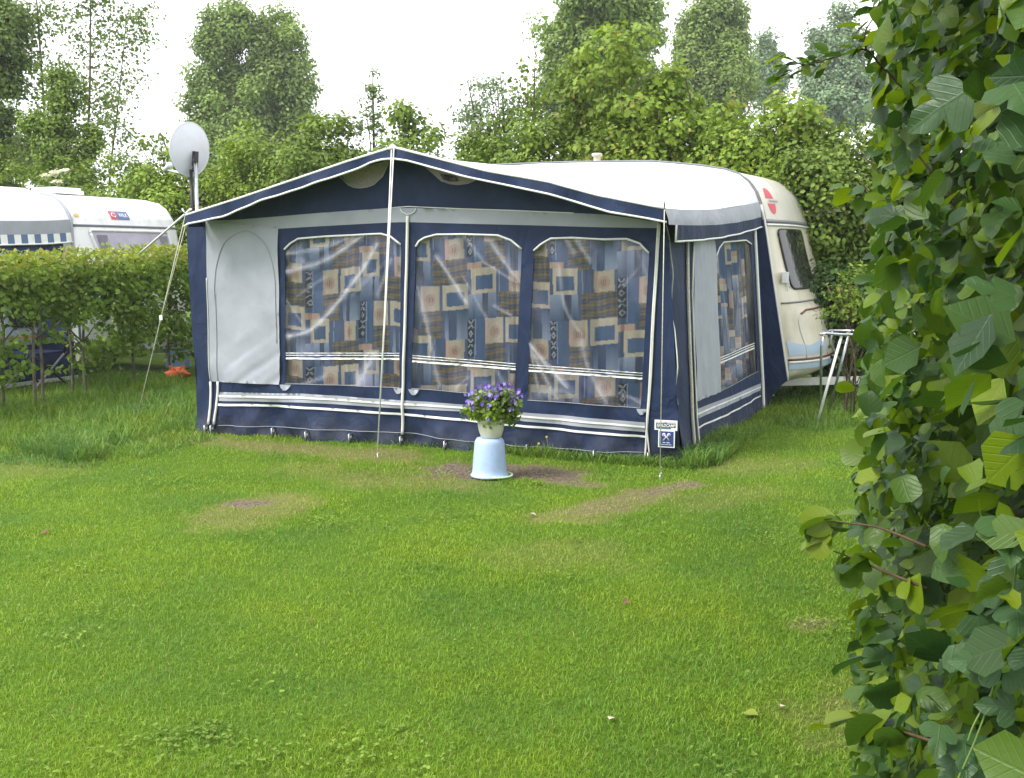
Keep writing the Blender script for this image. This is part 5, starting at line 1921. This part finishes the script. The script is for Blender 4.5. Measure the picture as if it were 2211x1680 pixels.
# ---- clipped hedge on the left
hb0 = np.array([-5.35, 10.6, 0]); hdir = unit(np.array([.27, .963, 0])); hn = np.array([hdir[1], -hdir[0], 0])
hedge = thing('clipped_hedge', 'neat clipped hedge with bare thin trunks and yellow green new shoots on top', 'hedge', hb0 + hdir * 1.8)
Lh = 4.6


def hz_top(s): return 1.44 + .03 * s


n_ = 25000
s_ = rng.random(n_) * (Lh + 1.6) - 1.6
zr = rng.random(n_) ** .9
top_ = hz_top(s_) + .07 * (fbm(s_, s_ * 0, .4, 71) - .5)
low_ = .12 + .28 * fbm(s_, s_ * 0 + 3, .5, 72)
z_ = low_ + (top_ - low_) * zr
p_ = (rng.random(n_) - .5) * (.55 + .12 * fbm(s_, z_, .3, 73))
gap = fbm(s_ * 1.0, z_ * 1.2, .30, 74)
keep = (gap > .47 - .32 * (z_ > top_ - .33) + .06 * (z_ < 1.0))
s_, z_, p_, top_ = s_[keep], z_[keep], p_[keep], top_[keep]
P = hb0 + s_[:, None] * hdir + p_[:, None] * hn + z_[:, None] * Z
nr2 = rng.normal(size=(len(P), 3)) * .7 + hn * .6 * np.sign(p_)[:, None] + Z * .6
V, F, _ = place_leaves(P, nr2, .062 * (.7 + .6 * rng.random(len(P))), OVAL)
np_object('foliage', V, F, M['lf_hedge'], hedge)
n_ = 6500
s_ = rng.random(n_) * (Lh + 1.6) - 1.6
bump_ = fbm(s_, s_ * 0 + 1, .22, 75)
z_ = hz_top(s_) - .16 + (.22 + .20 * bump_) * rng.random(n_) ** .9
p_ = (rng.random(n_) - .5) * .58
P = hb0 + s_[:, None] * hdir + p_[:, None] * hn + z_[:, None] * Z
nr2 = rng.normal(size=(len(P), 3)) * .7 + Z * .8
V, F, _ = place_leaves(P, nr2, .05 * (.6 + .7 * rng.random(len(P))), OVAL, droop=-.6)
np_object('new_shoots', V, F, M['lf_shoot'], hedge)
for tx, ty in ((56, 875), (141, 875), (192, 853), (229, 853), (285, 830), (350, 811), (20, 885), (-60, 890), (385, 812)):
    q = gnd(tx, ty)
    s0 = float((q - hb0) @ hdir)
    q = hb0 + hdir * s0 + hn * (.10 * rng.normal())
    mb = MB()
    zt_ = hz_top(s0) - .15
    path = smooth_path([q - Z * .05, q + Z * .4 + hdir * rng.normal() * .03 + hn * rng.normal() * .03, q + Z * .9 + hdir * rng.normal() * .05, q + Z * zt_ + hdir * rng.normal() * .08], 5)
    mb.tube(path, list(np.linspace(.021, .009, len(path))), 7)
    for j in range(9):
        a = path[rng.integers(6, len(path))]
        d = hdir * rng.normal() * .22 + hn * rng.normal() * .16 + Z * (.1 + .2 * rng.random())
        mb.tube([a, a + d * .5 + Z * .02, a + d], [.010, .007, .004], 5)
    mb.build('trunk', M['barkgrey'], hedge)

# ---- big leafy hedge on the right, close to the camera
rd = unit(np.array([.322, .947, 0])); rn = np.array([rd[1], -rd[0], 0])     # along / into the hedge
rhz = thing('leafy_hedge', 'tall dense leafy hedge with large rounded leaves filling the right edge', 'hedge', rd * 3.2 + rn * .7)


def face_p(s, z):
    return -.075 + .46 * (fbm(s * 1.0, z * 1.0, .5, 81) - .5) + .34 * (fbm(s, z, .20, 84) - .5) + .10 * np.clip((z - 1.85) / .7, 0, 1) - .13 * np.exp(-((z - 1.35) / .75) ** 2)


def leaf_template(asp, tipr, wave=.0):
    ts = np.array([0, .10, .28, .5, .72, .88, 1.0])
    ws = np.array([0, .24, .40, .45, .37 + tipr * .06, .20 + tipr * .12, 0]) * asp
    v, uv = [], []
    for t, w in zip(ts, ws):
        z0 = -.24 * t * t
        v.append((0, t, z0)); uv.append((0, t))
    for sg in (-1, 1):
        for i_, (t, w) in enumerate(list(zip(ts, ws))[1:-1]):
            v.append((sg * w, t + .02 * (i_ % 2), -.24 * t * t + .30 * w + wave * (.05 if i_ % 2 else -.03))); uv.append((sg * w / .45, t))
    f = []
    for sg in (0, 1):
        b = 7 + 5 * sg
        tri_ = [(0, 1, b), (1, 2, b + 1), (1, b + 1, b), (2, 3, b + 2), (2, b + 2, b + 1), (3, 4, b + 3), (3, b + 3, b + 2), (4, 5, b + 4), (4, b + 4, b + 3), (5, 6, b + 4)]
        f += tri_ if sg else [t_[::-1] for t_ in tri_]
    return (np.array(v), np.array(f)), np.array(uv)


HOPL = [(-.20, -.07), (-.44, .04), (-.56, .24), (-.50, .42), (-.34, .46), (-.20, .44), (-.27, .62), (-.24, .80), (-.12, .94)]
HV = [(0, .34, .02), (0, 0, 0)] + [(x, y, -.10 * abs(x) + (.03 if i_ % 2 else -.02)) for i_, (x, y) in enumerate(HOPL)] + [(0, 1.05, -.14)] + [(-x, y, -.10 * abs(x) + (.03 if i_ % 2 else -.02)) for i_, (x, y) in list(enumerate(HOPL))[::-1]]
HOPT = (np.array(HV), np.array([(0, i_, i_ + 1) for i_ in range(1, len(HV) - 1)] + [(0, len(HV) - 1, 1)]))
HOPUV = np.array(HV)[:, :2] * np.array([2.0, 1.0])
ALDER, ALUV = leaf_template(1.0, 1.0)
ALDER2, ALUV2 = leaf_template(.82, .3, 1.0)


def near_leaves(n, pmin, pmax, s0, s1, zlo, zhi, size, tmpl, uv, m, name, pw=1.0):
    s_ = s0 + (s1 - s0) * rng.random(n) ** 1.05
    z_ = zlo + (zhi - zlo) * rng.random(n)
    clump = fbm(s_ * 1.0, z_ * 1.0, .20, 83)
    p_ = face_p(s_, z_) + pmin + (pmax - pmin) * rng.random(n) ** pw
    k = (clump + .25 * rng.random(n)) > (.595 if pmax < .6 else .30)
    k &= p_ > .34 * np.clip((2.35 - s_) / 1.0, 0, 1)
    s_, z_, p_ = s_[k], z_[k], p_[k]
    P = s_[:, None] * rd + p_[:, None] * rn + z_[:, None] * Z
    nrm_ = rng.normal(size=(len(P), 3)) * .62 - rn * .7 - rd * .25 + Z * .55
    dr_ = -rn * .6 + rng.normal(size=(len(P), 3)) * .6
    V, F, U_ = place_leaves(P, nrm_, size * (.5 + .95 * rng.random(len(P)) ** 1.4), tmpl, droop=.25, uvs=uv, dirs=dr_)
    ph = V @ np.array([[31., 17, -23], [-19, 37, 29], [27, -13, 41]])
    V = V + np.sin(ph * 2.1) * .0035 + np.sin(ph * .6 + 1) * .0055
    return np_object(name, V, F, m, rhz, uv=U_)


near_leaves(22000, -.06, .34, 1.6, 7.2, -.0, 3.4, .060, ALDER, ALUV, M['lf_near'], 'foliage', 1.2)
near_leaves(16000, -.04, .40, 1.6, 7.2, -.0, 3.4, .054, ALDER2, ALUV2, M['lf_near'], 'foliage', 1.2)
near_leaves(30000, .36, 1.5, 1.5, 7.4, -.0, 3.5, .082, OVAL, OVAL[0][:, :2] * np.array([2.4, 1]), M['lf_near'], 'foliage', .9)
near_leaves(420, -.10, .12, 2.0, 6.5, .1, 3.2, .030, ALDER2, ALUV2, M['lf_young'], 'young_leaves', 1.0)
mb = MB()
for i in range(60):
    s0 = 2.9 + 4.0 * rng.random(); z0 = .1 + 2.4 * rng.random()
    p0 = float(face_p(np.array([s0]), np.array([z0]))[0])
    a = rd * s0 + rn * (p0 + .75) + Z * z0
    b = rd * (s0 + .15 * rng.normal()) + rn * (p0 + .22) + Z * (z0 + .35 + .3 * rng.random())
    mb.tube(smooth_path([a, a * .5 + b * .5 + Z * .06 * rng.normal(), b], 4), list(np.linspace(.006, .002, 9)), 5)
for s0 in np.arange(1.5, 7.2, .35):
    a = rd * s0 + rn * (.62 + .1 * rng.normal())
    path = smooth_path([a - Z * .05, a + Z * 1.0 + rn * .05 * rng.normal() + rd * .1 * rng.normal(), a + Z * 2.1 + rn * .08 * rng.normal(), a + Z * 3.1 + rd * .1], 5)
    mb.tube(path, list(np.linspace(.028, .010, len(path))), 7)
mb.build('stems', M['twig'], rhz)
# low spreading twig near the ground and a branch reaching out at the top
def sprig(name, path_px, dep, leaves, lsize, parent, tm=ALDER, uv=ALUV, r0=.0032, mt='twig'):
    pts_ = [depth_pt(x, y, d) for (x, y), d in zip(path_px, dep)]
    pth = smooth_path(pts_, 8)
    mb = MB(); mb.tube(pth, list(np.linspace(r0, r0 * .35, len(pth))), 6)
    st = mb.build(name, M[mt], parent)
    idx = rng.integers(2, len(pth), leaves)
    P = np.array(pth)[idx] + rng.normal(size=(leaves, 3)) * .012
    V, F, U_ = place_leaves(P, rng.normal(size=(leaves, 3)) * .45 + Z * .8 - rn * .3, lsize * (.55 + .7 * rng.random(leaves)), tm, droop=.3, uvs=uv, dirs=-rn + rng.normal(size=(leaves, 3)) * .5)
    np_object('sprig_leaves', V, F, M['lf_near'], st, uv=U_)


sprig('twig', [(2010, 1600), (1930, 1575), (1850, 1560), (1795, 1560)], (1.75, 1.85, 1.95, 2.0), 14, .065, rhz)
sprig('twig', [(2000, 1180), (1900, 1140), (1830, 1130), (1775, 1128)], (2.0, 2.1, 2.2, 2.25), 10, .065, rhz)
sprig('twig', [(2000, 1270), (1900, 1230), (1840, 1205), (1800, 1190)], (2.0, 2.1, 2.2, 2.25), 10, .065, rhz)
sprig('twig', [(1960, 870), (1880, 850), (1830, 830)], (3.0, 3.2, 3.3), 10, .06, rhz)
sprig('twig', [(2000, 420), (1900, 430), (1820, 425)], (2.6, 2.8, 2.9), 10, .065, rhz)
LANCE = (OVAL[0] * np.array([.62, 1, 1]), OVAL[1])
LUV = OVAL[0][:, :2] * np.array([2.4, 1])
sprig('branch', [(1960, 200), (1905, 145), (1870, 108), (1830, 115), (1780, 130), (1735, 140), (1700, 122)], (3.1, 3.1, 3.1, 3.1, 3.15, 3.2, 3.2), 30, .058, rhz, LANCE, LUV, .004)
sprig('branch', [(1870, 108), (1868, 70), (1890, 30), (1905, -20)], (3.1, 3.1, 3.15, 3.2), 14, .07, rhz, LANCE, LUV, .003)
sprig('branch', [(1735, 140), (1715, 150), (1690, 165)], (3.2, 3.2, 3.2), 7, .055, rhz, LANCE, LUV, .002)
# hop vine climbing the hedge
hop = thing('hop_vine', 'climbing vine with pale green three lobed leaves on the lower right of the leafy hedge', 'vine', depth_pt(2080, 1690, 1.65))
for path_px, dep, nl in (([(2060, 1700), (2105, 1600), (2140, 1500), (2165, 1390), (2185, 1290), (2200, 1180)], (1.64,) * 6, 0), ([(2150, 1480), (2105, 1560), (2090, 1600)], (1.65, 1.64, 1.64), 0)):
    pth = smooth_path([depth_pt(x, y, d) for (x, y), d in zip(path_px, dep)], 8)
    mb = MB(); mb.tube(pth, .0017, 6); mb.build('stem', M['stemgreen'], hop)
HL = [(2155, 1430, .075), (2180, 1450, .06), (2085, 1600, .07), (2120, 1590, .055), (2070, 1390, .08), (2060, 1640, .05), (2195, 1310, .07), (2130, 1240, .09), (2170, 1120, .09), (2190, 1530, .06), (2110, 1330, .07), (2165, 250, .10), (2080, 200, .10), (2120, 330, .09), (2190, 180, .1), (2120, 1660, .06), (2030, 1565, .06), (2150, 900, .08), (2190, 640, .08)]
P = np.array([depth_pt(x, y, 1.62 if x > 2140 else 1.68) for x, y, _ in HL])
V, F, U_ = place_leaves(P, np.array([-.3, -.75, .55]) + rng.normal(size=(len(P), 3)) * .28, np.array([h for *_, h in HL]) * .95, HOPT, droop=.9, uvs=HOPUV)
np_object('foliage', V, F, M['lf_hop'], hop, uv=U_)


# ---- shrub belt behind the caravans
def belt(c, s): return AR + C * c + S * s


def shrub(name, label, px_, ytop, s, w, lm, nclump, nleaf, size, tmpl=OVAL, cr=.28, depthr=.9, flowers=None, zbot=.2, cat='shrub', lumps=5, zlow=None):
    # stands where the view through px_ meets the belt line at distance s
    p = plane(px_, 800, AR + S * s, S)
    p[2] = 0
    d = p[1]
    ht = plane(px_, ytop, p, np.array([0, 1., 0]))[2]
    lobes = [(0, 0, ht * .42 + zbot * .5, w * .5, depthr * .55, ht * .42)]
    for i in range(lumps):
        a = (i + .5) / lumps * 2 - 1
        hh_ = ht * (.62 + .22 * rng.random() - .16 * abs(a))
        lobes.append((a * w * .42, rng.normal() * .25, hh_, w * (.22 + .10 * rng.random()), depthr * .4, ht * .18 + .12))
    lobes.append((rng.normal() * w * .1, 0, ht * .82, w * .22, depthr * .35, ht * .18))
    size *= .68; nleaf = int(nleaf * 2.1); nclump = int(nclump * 1.1)
    stems = [[(rng.normal() * .05 * w, 0, -.05, 0.006 + .008 * w), (rng.normal() * .1 * w, rng.normal() * .1, ht * .4, 0.004 + .006 * w), (rng.normal() * .3 * w, rng.normal() * .2, ht * .8, .006)] for _ in range(4)]

    def ex(t):
        if not flowers: return
        for fx, fy, fs in flowers:
            mb = MB()
            c_ = plane(fx, fy, p - S * depthr * 1.05, S)
            for _ in range(46):
                a = rng.random() * 6.28; r = fs * math.sqrt(rng.random())
                q_ = c_ + np.array([r * math.cos(a), r * .6 * math.sin(a), .10 * fs * rng.normal() + .25 * r * math.sin(a)])
                mb.lathe(q_, [(0, -.010), (.024, 0), (0, .010)], 5)
            for _ in range(4):
                mb.tube([c_ - Z * fs * .9, c_ + np.array([fs * .5 * rng.normal(), 0, -.01])], .003, 4)
            mb.build('flower_head', M['elder'], t)
    return tree(name, label, cat, p, lobes, nclump, nleaf, cr, size, lm, stems, 'shrubs of the belt behind the caravans', tmpl, nlimb=5, extra=ex, skin=.35, zlow=zlow)


B, DK, MP, WI = M['lf_bush'], M['lf_dark'], M['lf_maple'], M['lf_willow']
shrub('shrub', 'broad dark green shrub at the left edge behind the pale awning', 20, 300, 6.6, 2.6, B, 120, 60, .085)
shrub('elder_shrub', 'elder bush with cream flower heads behind the white caravan', 150, 345, 6.0, 2.8, B, 150, 60, .085,
      flowers=[(100, 378, .10), (120, 372, .10), (123, 392, .09), (132, 413, .09), (118, 420, .07), (165, 448, .09), (232, 447, .08), (175, 475, .1), (228, 472, .09), (140, 368, .07), (198, 428, .06)])
shrub('shrub', 'low leafy shrub left of the satellite dish with sky above it', 310, 330, 6.4, 2.2, B, 100, 60, .085)
shrub('shrub', 'bright green shrub right behind the satellite dish', 430, 275, 6.3, 2.4, MP, 130, 65, .085)
shrub('shrub', 'yellow green shrub behind the left slope of the navy awning', 570, 265, 6.2, 2.4, MP, 130, 65, .085)
shrub('shrub', 'darker leafy shrub between the bright shrub and the small conifer', 710, 225, 6.4, 2.0, B, 120, 65, .085)
shrub('shrub', 'low shrub behind the awning peak', 870, 272, 6.2, 2.1, B, 90, 60, .08)
shrub('shrub', 'low bright shrub right of the awning peak with willows above', 1010, 240, 6.0, 2.3, B, 110, 65, .08)
shrub('shrub', 'rounded green shrub left of the roof flue below the big poplar', 1150, 238, 5.9, 2.4, B, 120, 65, .08)
shrub('shrub', 'maple leaved shrub right behind the roof flue', 1290, 240, 6.0, 2.2, MP, 130, 65, .09, MAPLE)
shrub('shrub', 'maple leaved shrub behind the middle of the white awning roof', 1430, 230, 5.9, 2.1, MP, 130, 65, .09, MAPLE)
shrub('shrub', 'dense maple leaved shrub behind the right end of the awning roof', 1570, 235, 5.9, 2.1, MP, 140, 65, .09, MAPLE)
shrub('elder_shrub', 'dark elder bush with cream flower heads right of the cream caravan front', 1730, 250, 5.9, 2.0, B, 150, 65, .085,
      flowers=[(1772, 448, .12), (1752, 462, .10), (1800, 455, .08), (1780, 430, .06)])
shrub('shrub', 'dark leafy shrub between the cream caravan and the leafy hedge', 1860, 240, 5.6, 2.2, B, 170, 65, .08)
shrub('shrub', 'low dark shrub beyond the tow bar at the foot of the hedge', 1830, 560, 4.7, 1.5, DK, 110, 60, .075)
shrub('ash_sapling', 'small sapling with pinnate pale leaves beside the leafy hedge over the tow bar', 1835, 545, 3.3, .55, MP, 26, 22, .075, (OVAL[0] * np.array([.6, 1, 1]), OVAL[1]), cr=.16, depthr=.4, cat='sapling', lumps=2, zlow=.95)

# ---- young trees with visible stems
def sapling(label, x0, x1, ytop, s, lm, nclump, nleaf, size, tmpl, cr=.22, w=.6, name='young_tree', ybase=420, cat='tree'):
    p = plane((x0 + x1) / 2, 800, AR + S * s, S); p[2] = 0
    n_ = np.array([0, 1., 0])
    a = plane(x0, ybase, p, n_); b = plane(x1, ytop, p, n_)
    dx0, dx1 = a[0] - p[0], b[0] - p[0]
    ht = b[2]; zb = a[2]
    size *= .85; nleaf = int(nleaf * 1.3)
    lobes = []
    for i in range(7):
        t = (i + .3) / 7
        lobes.append((dx0 * (1 - t) + dx1 * t + rng.normal() * .12, rng.normal() * .15, zb + (ht - zb) * (.08 + .9 * t), w * (1.05 - .75 * t) * (.7 + .5 * rng.random()), w * .6, (ht - zb) * .11))
    tr = [(dx0 * 1.1, 0, -.05, .035), (dx0, 0, zb, .028), ((dx0 + dx1) * .5 + .05, 0, (zb + ht) / 2, .018), (dx1, 0, ht, .006)]
    return tree(name, label, cat, p, lobes, nclump, nleaf, cr, size, lm, tr, 'young trees above the shrub belt', tmpl, nlimb=14, skin=.2)


sapling('leaning young maple with thin dark stem below the big poplar', 1295, 1255, 90, 6.6, MP, 64, 34, .10, MAPLE, w=.75)
sapling('bright young maple in front of the right side of the big poplar', 1330, 1345, 55, 6.3, MP, 72, 36, .10, MAPLE, w=.8)
sapling('young maple with forked stem between the two tall poplars', 1400, 1430, 140, 6.2, MP, 60, 34, .10, MAPLE, w=.75)
sapling('young maple leaning right above the end of the awning roof', 1520, 1475, 150, 6.1, MP, 56, 34, .095, MAPLE, w=.7)
sapling('short young maple right of the tall narrow poplar', 1640, 1650, 215, 6.0, MP, 56, 32, .095, MAPLE, w=.7)
sapling('small bushy maple above the cream caravan front', 1730, 1745, 225, 5.9, MP, 50, 32, .09, MAPLE, w=.6)
sapling('sparse pale willow sapling right of the awning peak', 1040, 1010, 175, 6.6, WI, 46, 24, .075, LANCE, w=.5)
sapling('taller sparse willow sapling left of the big poplar', 1085, 1080, 160, 6.7, WI, 46, 24, .075, LANCE, w=.42)
sapling('thin sapling with round leaves touching the left edge of the big poplar', 1130, 1155, 130, 6.6, B, 30, 18, .085, OVAL, w=.36)
sapling('small round leaved sapling just right of the awning peak', 890, 885, 225, 6.4, B, 34, 26, .085, OVAL, w=.38, ybase=360)
sapling('thin leafy shoot sticking up left of the satellite dish', 365, 345, 285, 6.2, B, 12, 14, .075, OVAL, cr=.14, w=.2, ybase=370)
cp_ = plane(815, 800, AR + S * 7.2, S); cp_[2] = 0
ct_ = plane(818, 152, cp_, np.array([0, 1., 0]))[2]
lob = [(0, 0, z, .06 + (ct_ - z) * .24, .06 + (ct_ - z) * .2, .16) for z in np.arange(1.6, ct_ - .05, .22)]
tree('small_conifer', 'small narrow conifer with pointed top left of the awning peak', 'conifer', cp_, lob, 120, 40, .13, .06, M['lf_oak'], [(0, 0, -.05, .05), (0, 0, ct_ * .6, .03), (0, 0, ct_, .006)], None, LANCE, skin=.2)

# ---- tall trees farther away
def far(label, px_, d, lobes_px, nclump, nleaf, cr, size, lm, name='poplar_tree', tr=.25, bark='bark', tmpl=RHOMB, group='tall trees beyond the shrub belt', skin=.45, trunk_px=None, nlimb=10, flat=.9):
    p = depth_pt(px_, 500, d); p[2] = 0
    k = d / FPX
    lob = [((x - px_) * k, rng.normal() * rx * k * .4, depth_pt(x, y, d)[2], rx * k, rx * k * .9, ry * k) for x, y, rx, ry in lobes_px]
    size *= .46; nleaf = int(nleaf * 4.6); cr *= .85; nclump = int(nclump * .8)
    for q in list(lob):
        for _ in range(2):
            a = rng.random() * PI
            lob.append((q[0] + q[3] * .95 * math.cos(a), q[1], q[2] + q[5] * (.55 + .6 * math.sin(a)), q[3] * .24, q[3] * .24, q[5] * .45))
    top = max(l[2] + l[5] for l in lob)
    trunk = [(0, 0, -.1, tr), (0, 0, top * .4, tr * .7), (0, 0, top * .95, tr * .12)] if trunk_px is None else \
        [[((x - px_) * k, 0, max(-.1, depth_pt(x, y, d)[2]), r * k) for x, y, r in st] for st in trunk_px]
    return tree(name, label, 'tree', p, lob, nclump, nleaf, cr, size, lm, trunk, group, tmpl, nlimb=nlimb, bark=bark, skin=skin, flat=flat)


PO, FB, OK_ = M['lf_poplar'], M['lf_farblue'], M['lf_oak']
far('big many crowned poplar rising above the left slope of the awning', 545, 42,
    [(545, 50, 30, 42), (500, 70, 34, 40), (590, 80, 42, 45), (635, 150, 40, 50), (470, 110, 30, 40), (490, 150, 48, 60), (610, 170, 48, 60), (550, 170, 60, 70), (480, 230, 52, 60), (640, 240, 45, 55), (560, 260, 75, 70), (470, 310, 55, 55), (630, 320, 55, 60), (540, 350, 90, 60), (455, 190, 26, 40), (440, 260, 22, 40)], 420, 46, .62, .30, PO, trunk_px=[[(560, 500, 6), (555, 300, 5), (548, 40, 1.2)]])
far('large dark poplar cut by the top edge right of centre', 1280, 36,
    [(1300, 10, 85, 70), (1250, 30, 60, 60), (1355, 60, 60, 70), (1215, 110, 45, 60), (1290, 120, 90, 80), (1370, 150, 50, 70), (1220, 190, 50, 60), (1310, 220, 100, 70), (1240, 250, 60, 50)], 430, 48, .58, .28, PO, trunk_px=[[(1290, 500, 7), (1290, 250, 6), (1300, -40, 2)]])
far('tall narrow poplar right of the large dark poplar', 1530, 46,
    [(1530, 30, 34, 50), (1495, 60, 28, 45), (1570, 70, 30, 50), (1530, 110, 58, 60), (1490, 150, 36, 50), (1580, 160, 32, 55), (1530, 200, 68, 60), (1560, 260, 60, 50)], 330, 44, .62, .30, PO, trunk_px=[[(1535, 500, 6), (1535, 250, 5), (1530, 0, 1)]])
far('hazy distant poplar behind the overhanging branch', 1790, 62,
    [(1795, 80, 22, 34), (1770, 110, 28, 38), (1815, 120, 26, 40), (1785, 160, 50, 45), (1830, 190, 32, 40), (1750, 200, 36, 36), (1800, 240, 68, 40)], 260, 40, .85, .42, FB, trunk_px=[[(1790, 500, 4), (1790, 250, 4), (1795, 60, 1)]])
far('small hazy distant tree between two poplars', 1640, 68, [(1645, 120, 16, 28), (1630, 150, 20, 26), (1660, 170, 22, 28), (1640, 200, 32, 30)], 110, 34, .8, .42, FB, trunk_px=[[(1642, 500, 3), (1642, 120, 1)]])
far('dark leafy tree hanging in at the top left corner', 0, 22, [(0, 20, 50, 40), (40, 50, 46, 30), (10, 110, 70, 45), (60, 120, 36, 30), (30, 175, 50, 30), (-40, 80, 60, 80), (-30, 180, 60, 50)], 150, 40, .40, .15, OK_, 'broadleaf_tree', trunk_px=[[(-60, 830, 12), (-60, 400, 10), (-30, 60, 4)]], tmpl=OVAL)
far('bright shrubby tree between the two thin birches at the left', 150, 20, [(150, 200, 30, 40), (160, 260, 40, 50), (135, 320, 44, 55), (185, 340, 40, 55), (150, 400, 70, 40)], 110, 34, .26, .12, B, 'broadleaf_tree', trunk_px=[[(150, 820, 5), (152, 200, 2)]], tmpl=OVAL)
far('dull green tree at the left edge below the corner tree', 15, 24, [(30, 270, 34, 30), (-10, 300, 50, 50), (20, 340, 50, 40), (60, 350, 40, 36)], 100, 40, .35, .15, OK_, 'broadleaf_tree', trunk_px=[[(0, 820, 6), (10, 280, 2)]], tmpl=OVAL)


def birch(label, px_, d, stem, n, seed_w):
    p = depth_pt(px_, 500, d); p[2] = 0
    k = d / FPX
    P4 = np.array([((x - px_) * k, 0, max(-.1, depth_pt(x, y, d)[2]), r * k) for x, y, r in stem])
    t = thing('birch_tree', label, 'tree', p, 'thin birches at the left')
    pth = np.array(smooth_path([p + np.array([a, 0, z]) for a, _, z, r in P4], 8))
    rad = np.interp(np.linspace(0, 1, len(pth)), np.linspace(0, 1, len(P4)), P4[:, 3])
    mb = MB(); mb.tube(pth, list(rad), 7)
    cs = []
    for i in range(n):
        j = int(len(pth) * (.38 + .62 * rng.random() ** .9)) - 1
        a = pth[j]
        r = seed_w * (1.15 - .6 * j / len(pth)) * (.35 + .75 * rng.random())
        an = rng.random() * 6.28
        tipp = a + np.array([r * math.cos(an), r * .6 * math.sin(an), r * (.25 + .45 * rng.random())])
        mb.tube([a, a * .5 + tipp * .5 + Z * .05 * r, tipp], [rad[j] * .35, rad[j] * .22, .006], 5)
        for q in (.55, .8, 1.0): cs.append(a * (1 - q) + tipp * q)
    mb.build('trunk', M['bark'], t)
    cs = np.array(cs)
    idx = np.repeat(np.arange(len(cs)), 26)
    off = rng.normal(size=(len(idx), 3)) * np.array([.17, .17, .12])
    k_ = rng.random(len(cs)) > .2
    m_ = k_[idx]
    V, F, _ = place_leaves(cs[idx][m_] + off[m_], rng.normal(size=(int(m_.sum()), 3)) + Z * .4, .075 * (.6 + .7 * rng.random(int(m_.sum()))), RHOMB)
    np_object('crown', V, F, M['lf_oak'], t)


birch('upright thin birch with dark straight stem at the left', 112, 22, [(112, 830, 4), (112, 500, 3.4), (110, 250, 2.6), (105, -60, 1.2)], 46, 1.0)
birch('leaning thin birch with sparse leaves right of the upright birch', 195, 21, [(188, 830, 4), (190, 420, 3.4), (208, 200, 2.4), (218, 20, 1.4), (222, -40, .8)], 50, 1.05)
birch('slender sparse birch at the outer right of the birch pair', 255, 23, [(235, 830, 3), (240, 420, 2.4), (262, 260, 1.6), (285, 100, .9), (292, 40, .6)], 26, .8)

# ================================================================== LIGHT, SKY, CAMERA
w = bpy.data.worlds.new('World')
sc.world = w
w.use_nodes = True
nt = w.node_tree
nt.nodes.clear()
sun_az, sun_el = math.radians(-118), math.radians(52)
sky = nd(nt, 'ShaderNodeTexSky', sky_type='NISHITA')
sky.sun_disc = False
sky.sun_elevation = sun_el
sky.sun_rotation = sun_az
sky.air_density = 1.0
sky.dust_density = 4.0
sky.ozone_density = 1.0
hs = nd(nt, 'ShaderNodeHueSaturation')
hs.inputs['Saturation'].default_value = .22
hs.inputs['Value'].default_value = 1.0
lk(nt, sky.outputs[0], hs.inputs['Color'])
tc = nd(nt, 'ShaderNodeTexCoord')
cl = noise(nt, 1.6, 5, .55, tc.outputs['Generated'])
cc_ = mix(nt, ramp(nt, cl, [(.3, (.55,) * 3), (.62, (.9,) * 3)]), hs.outputs[0], (10.5, 10.6, 11.2))
bg = nd(nt, 'ShaderNodeBackground')
bg.inputs['Strength'].default_value = .10
lk(nt, cc_, bg.inputs['Color'])
ow = nd(nt, 'ShaderNodeOutputWorld')
lk(nt, bg.outputs[0], ow.inputs[0])

sl = bpy.data.lights.new('sun', 'SUN')
sl.energy = 1.75
sl.angle = math.radians(18)
sl.color = (1, .97, .92)
so_ = bpy.data.objects.new('sun', sl)
col.objects.link(so_)
sd = Vector((math.sin(sun_az) * math.cos(sun_el), math.cos(sun_az) * math.cos(sun_el), math.sin(sun_el)))
so_.rotation_euler = sd.to_track_quat('Z', 'Y').to_euler()
so_.location = (0, 0, 20)

# thin moist air over the campsite
hm, hnt, hout = new_mat('haze')
pv = nd(hnt, 'ShaderNodeVolumePrincipled')
pv.inputs['Color'].default_value = (.93, .96, 1, 1)
pv.inputs['Density'].default_value = .0010
pv.inputs['Anisotropy'].default_value = .2
lk(hnt, pv.outputs[0], hout.inputs['Volume'])
mb = MB(); mb.box((0, 40, 11), (60, 0, 0), (0, 60, 0), (0, 0, 13))
tag(mb.build('haze', hm, None, (0, 40, 11)), kind='stuff')

cam = bpy.data.cameras.new('camera')
cam.sensor_width = 36
cam.sensor_fit = 'HORIZONTAL'
cam.lens = 36 * FPX / 2211
cam.clip_start = .05
cam.clip_end = 2000
co = bpy.data.objects.new('camera', cam)
col.objects.link(co)
co.location = (0, 0, H)
co.rotation_euler = (PI / 2 - PITCH, 0, 0)
sc.camera = co
sc.view_settings.view_transform = 'Standard'
sc.view_settings.look = 'None'
sc.view_settings.exposure = 1.25
sc.view_settings.gamma = 1
sc.render.engine = 'CYCLES'
sc.cycles.use_denoising = True
sc.cycles.max_bounces = 8
sc.cycles.diffuse_bounces = 4
sc.cycles.transparent_max_bounces = 12
sc.cycles.caustics_reflective = False
sc.cycles.caustics_refractive = False
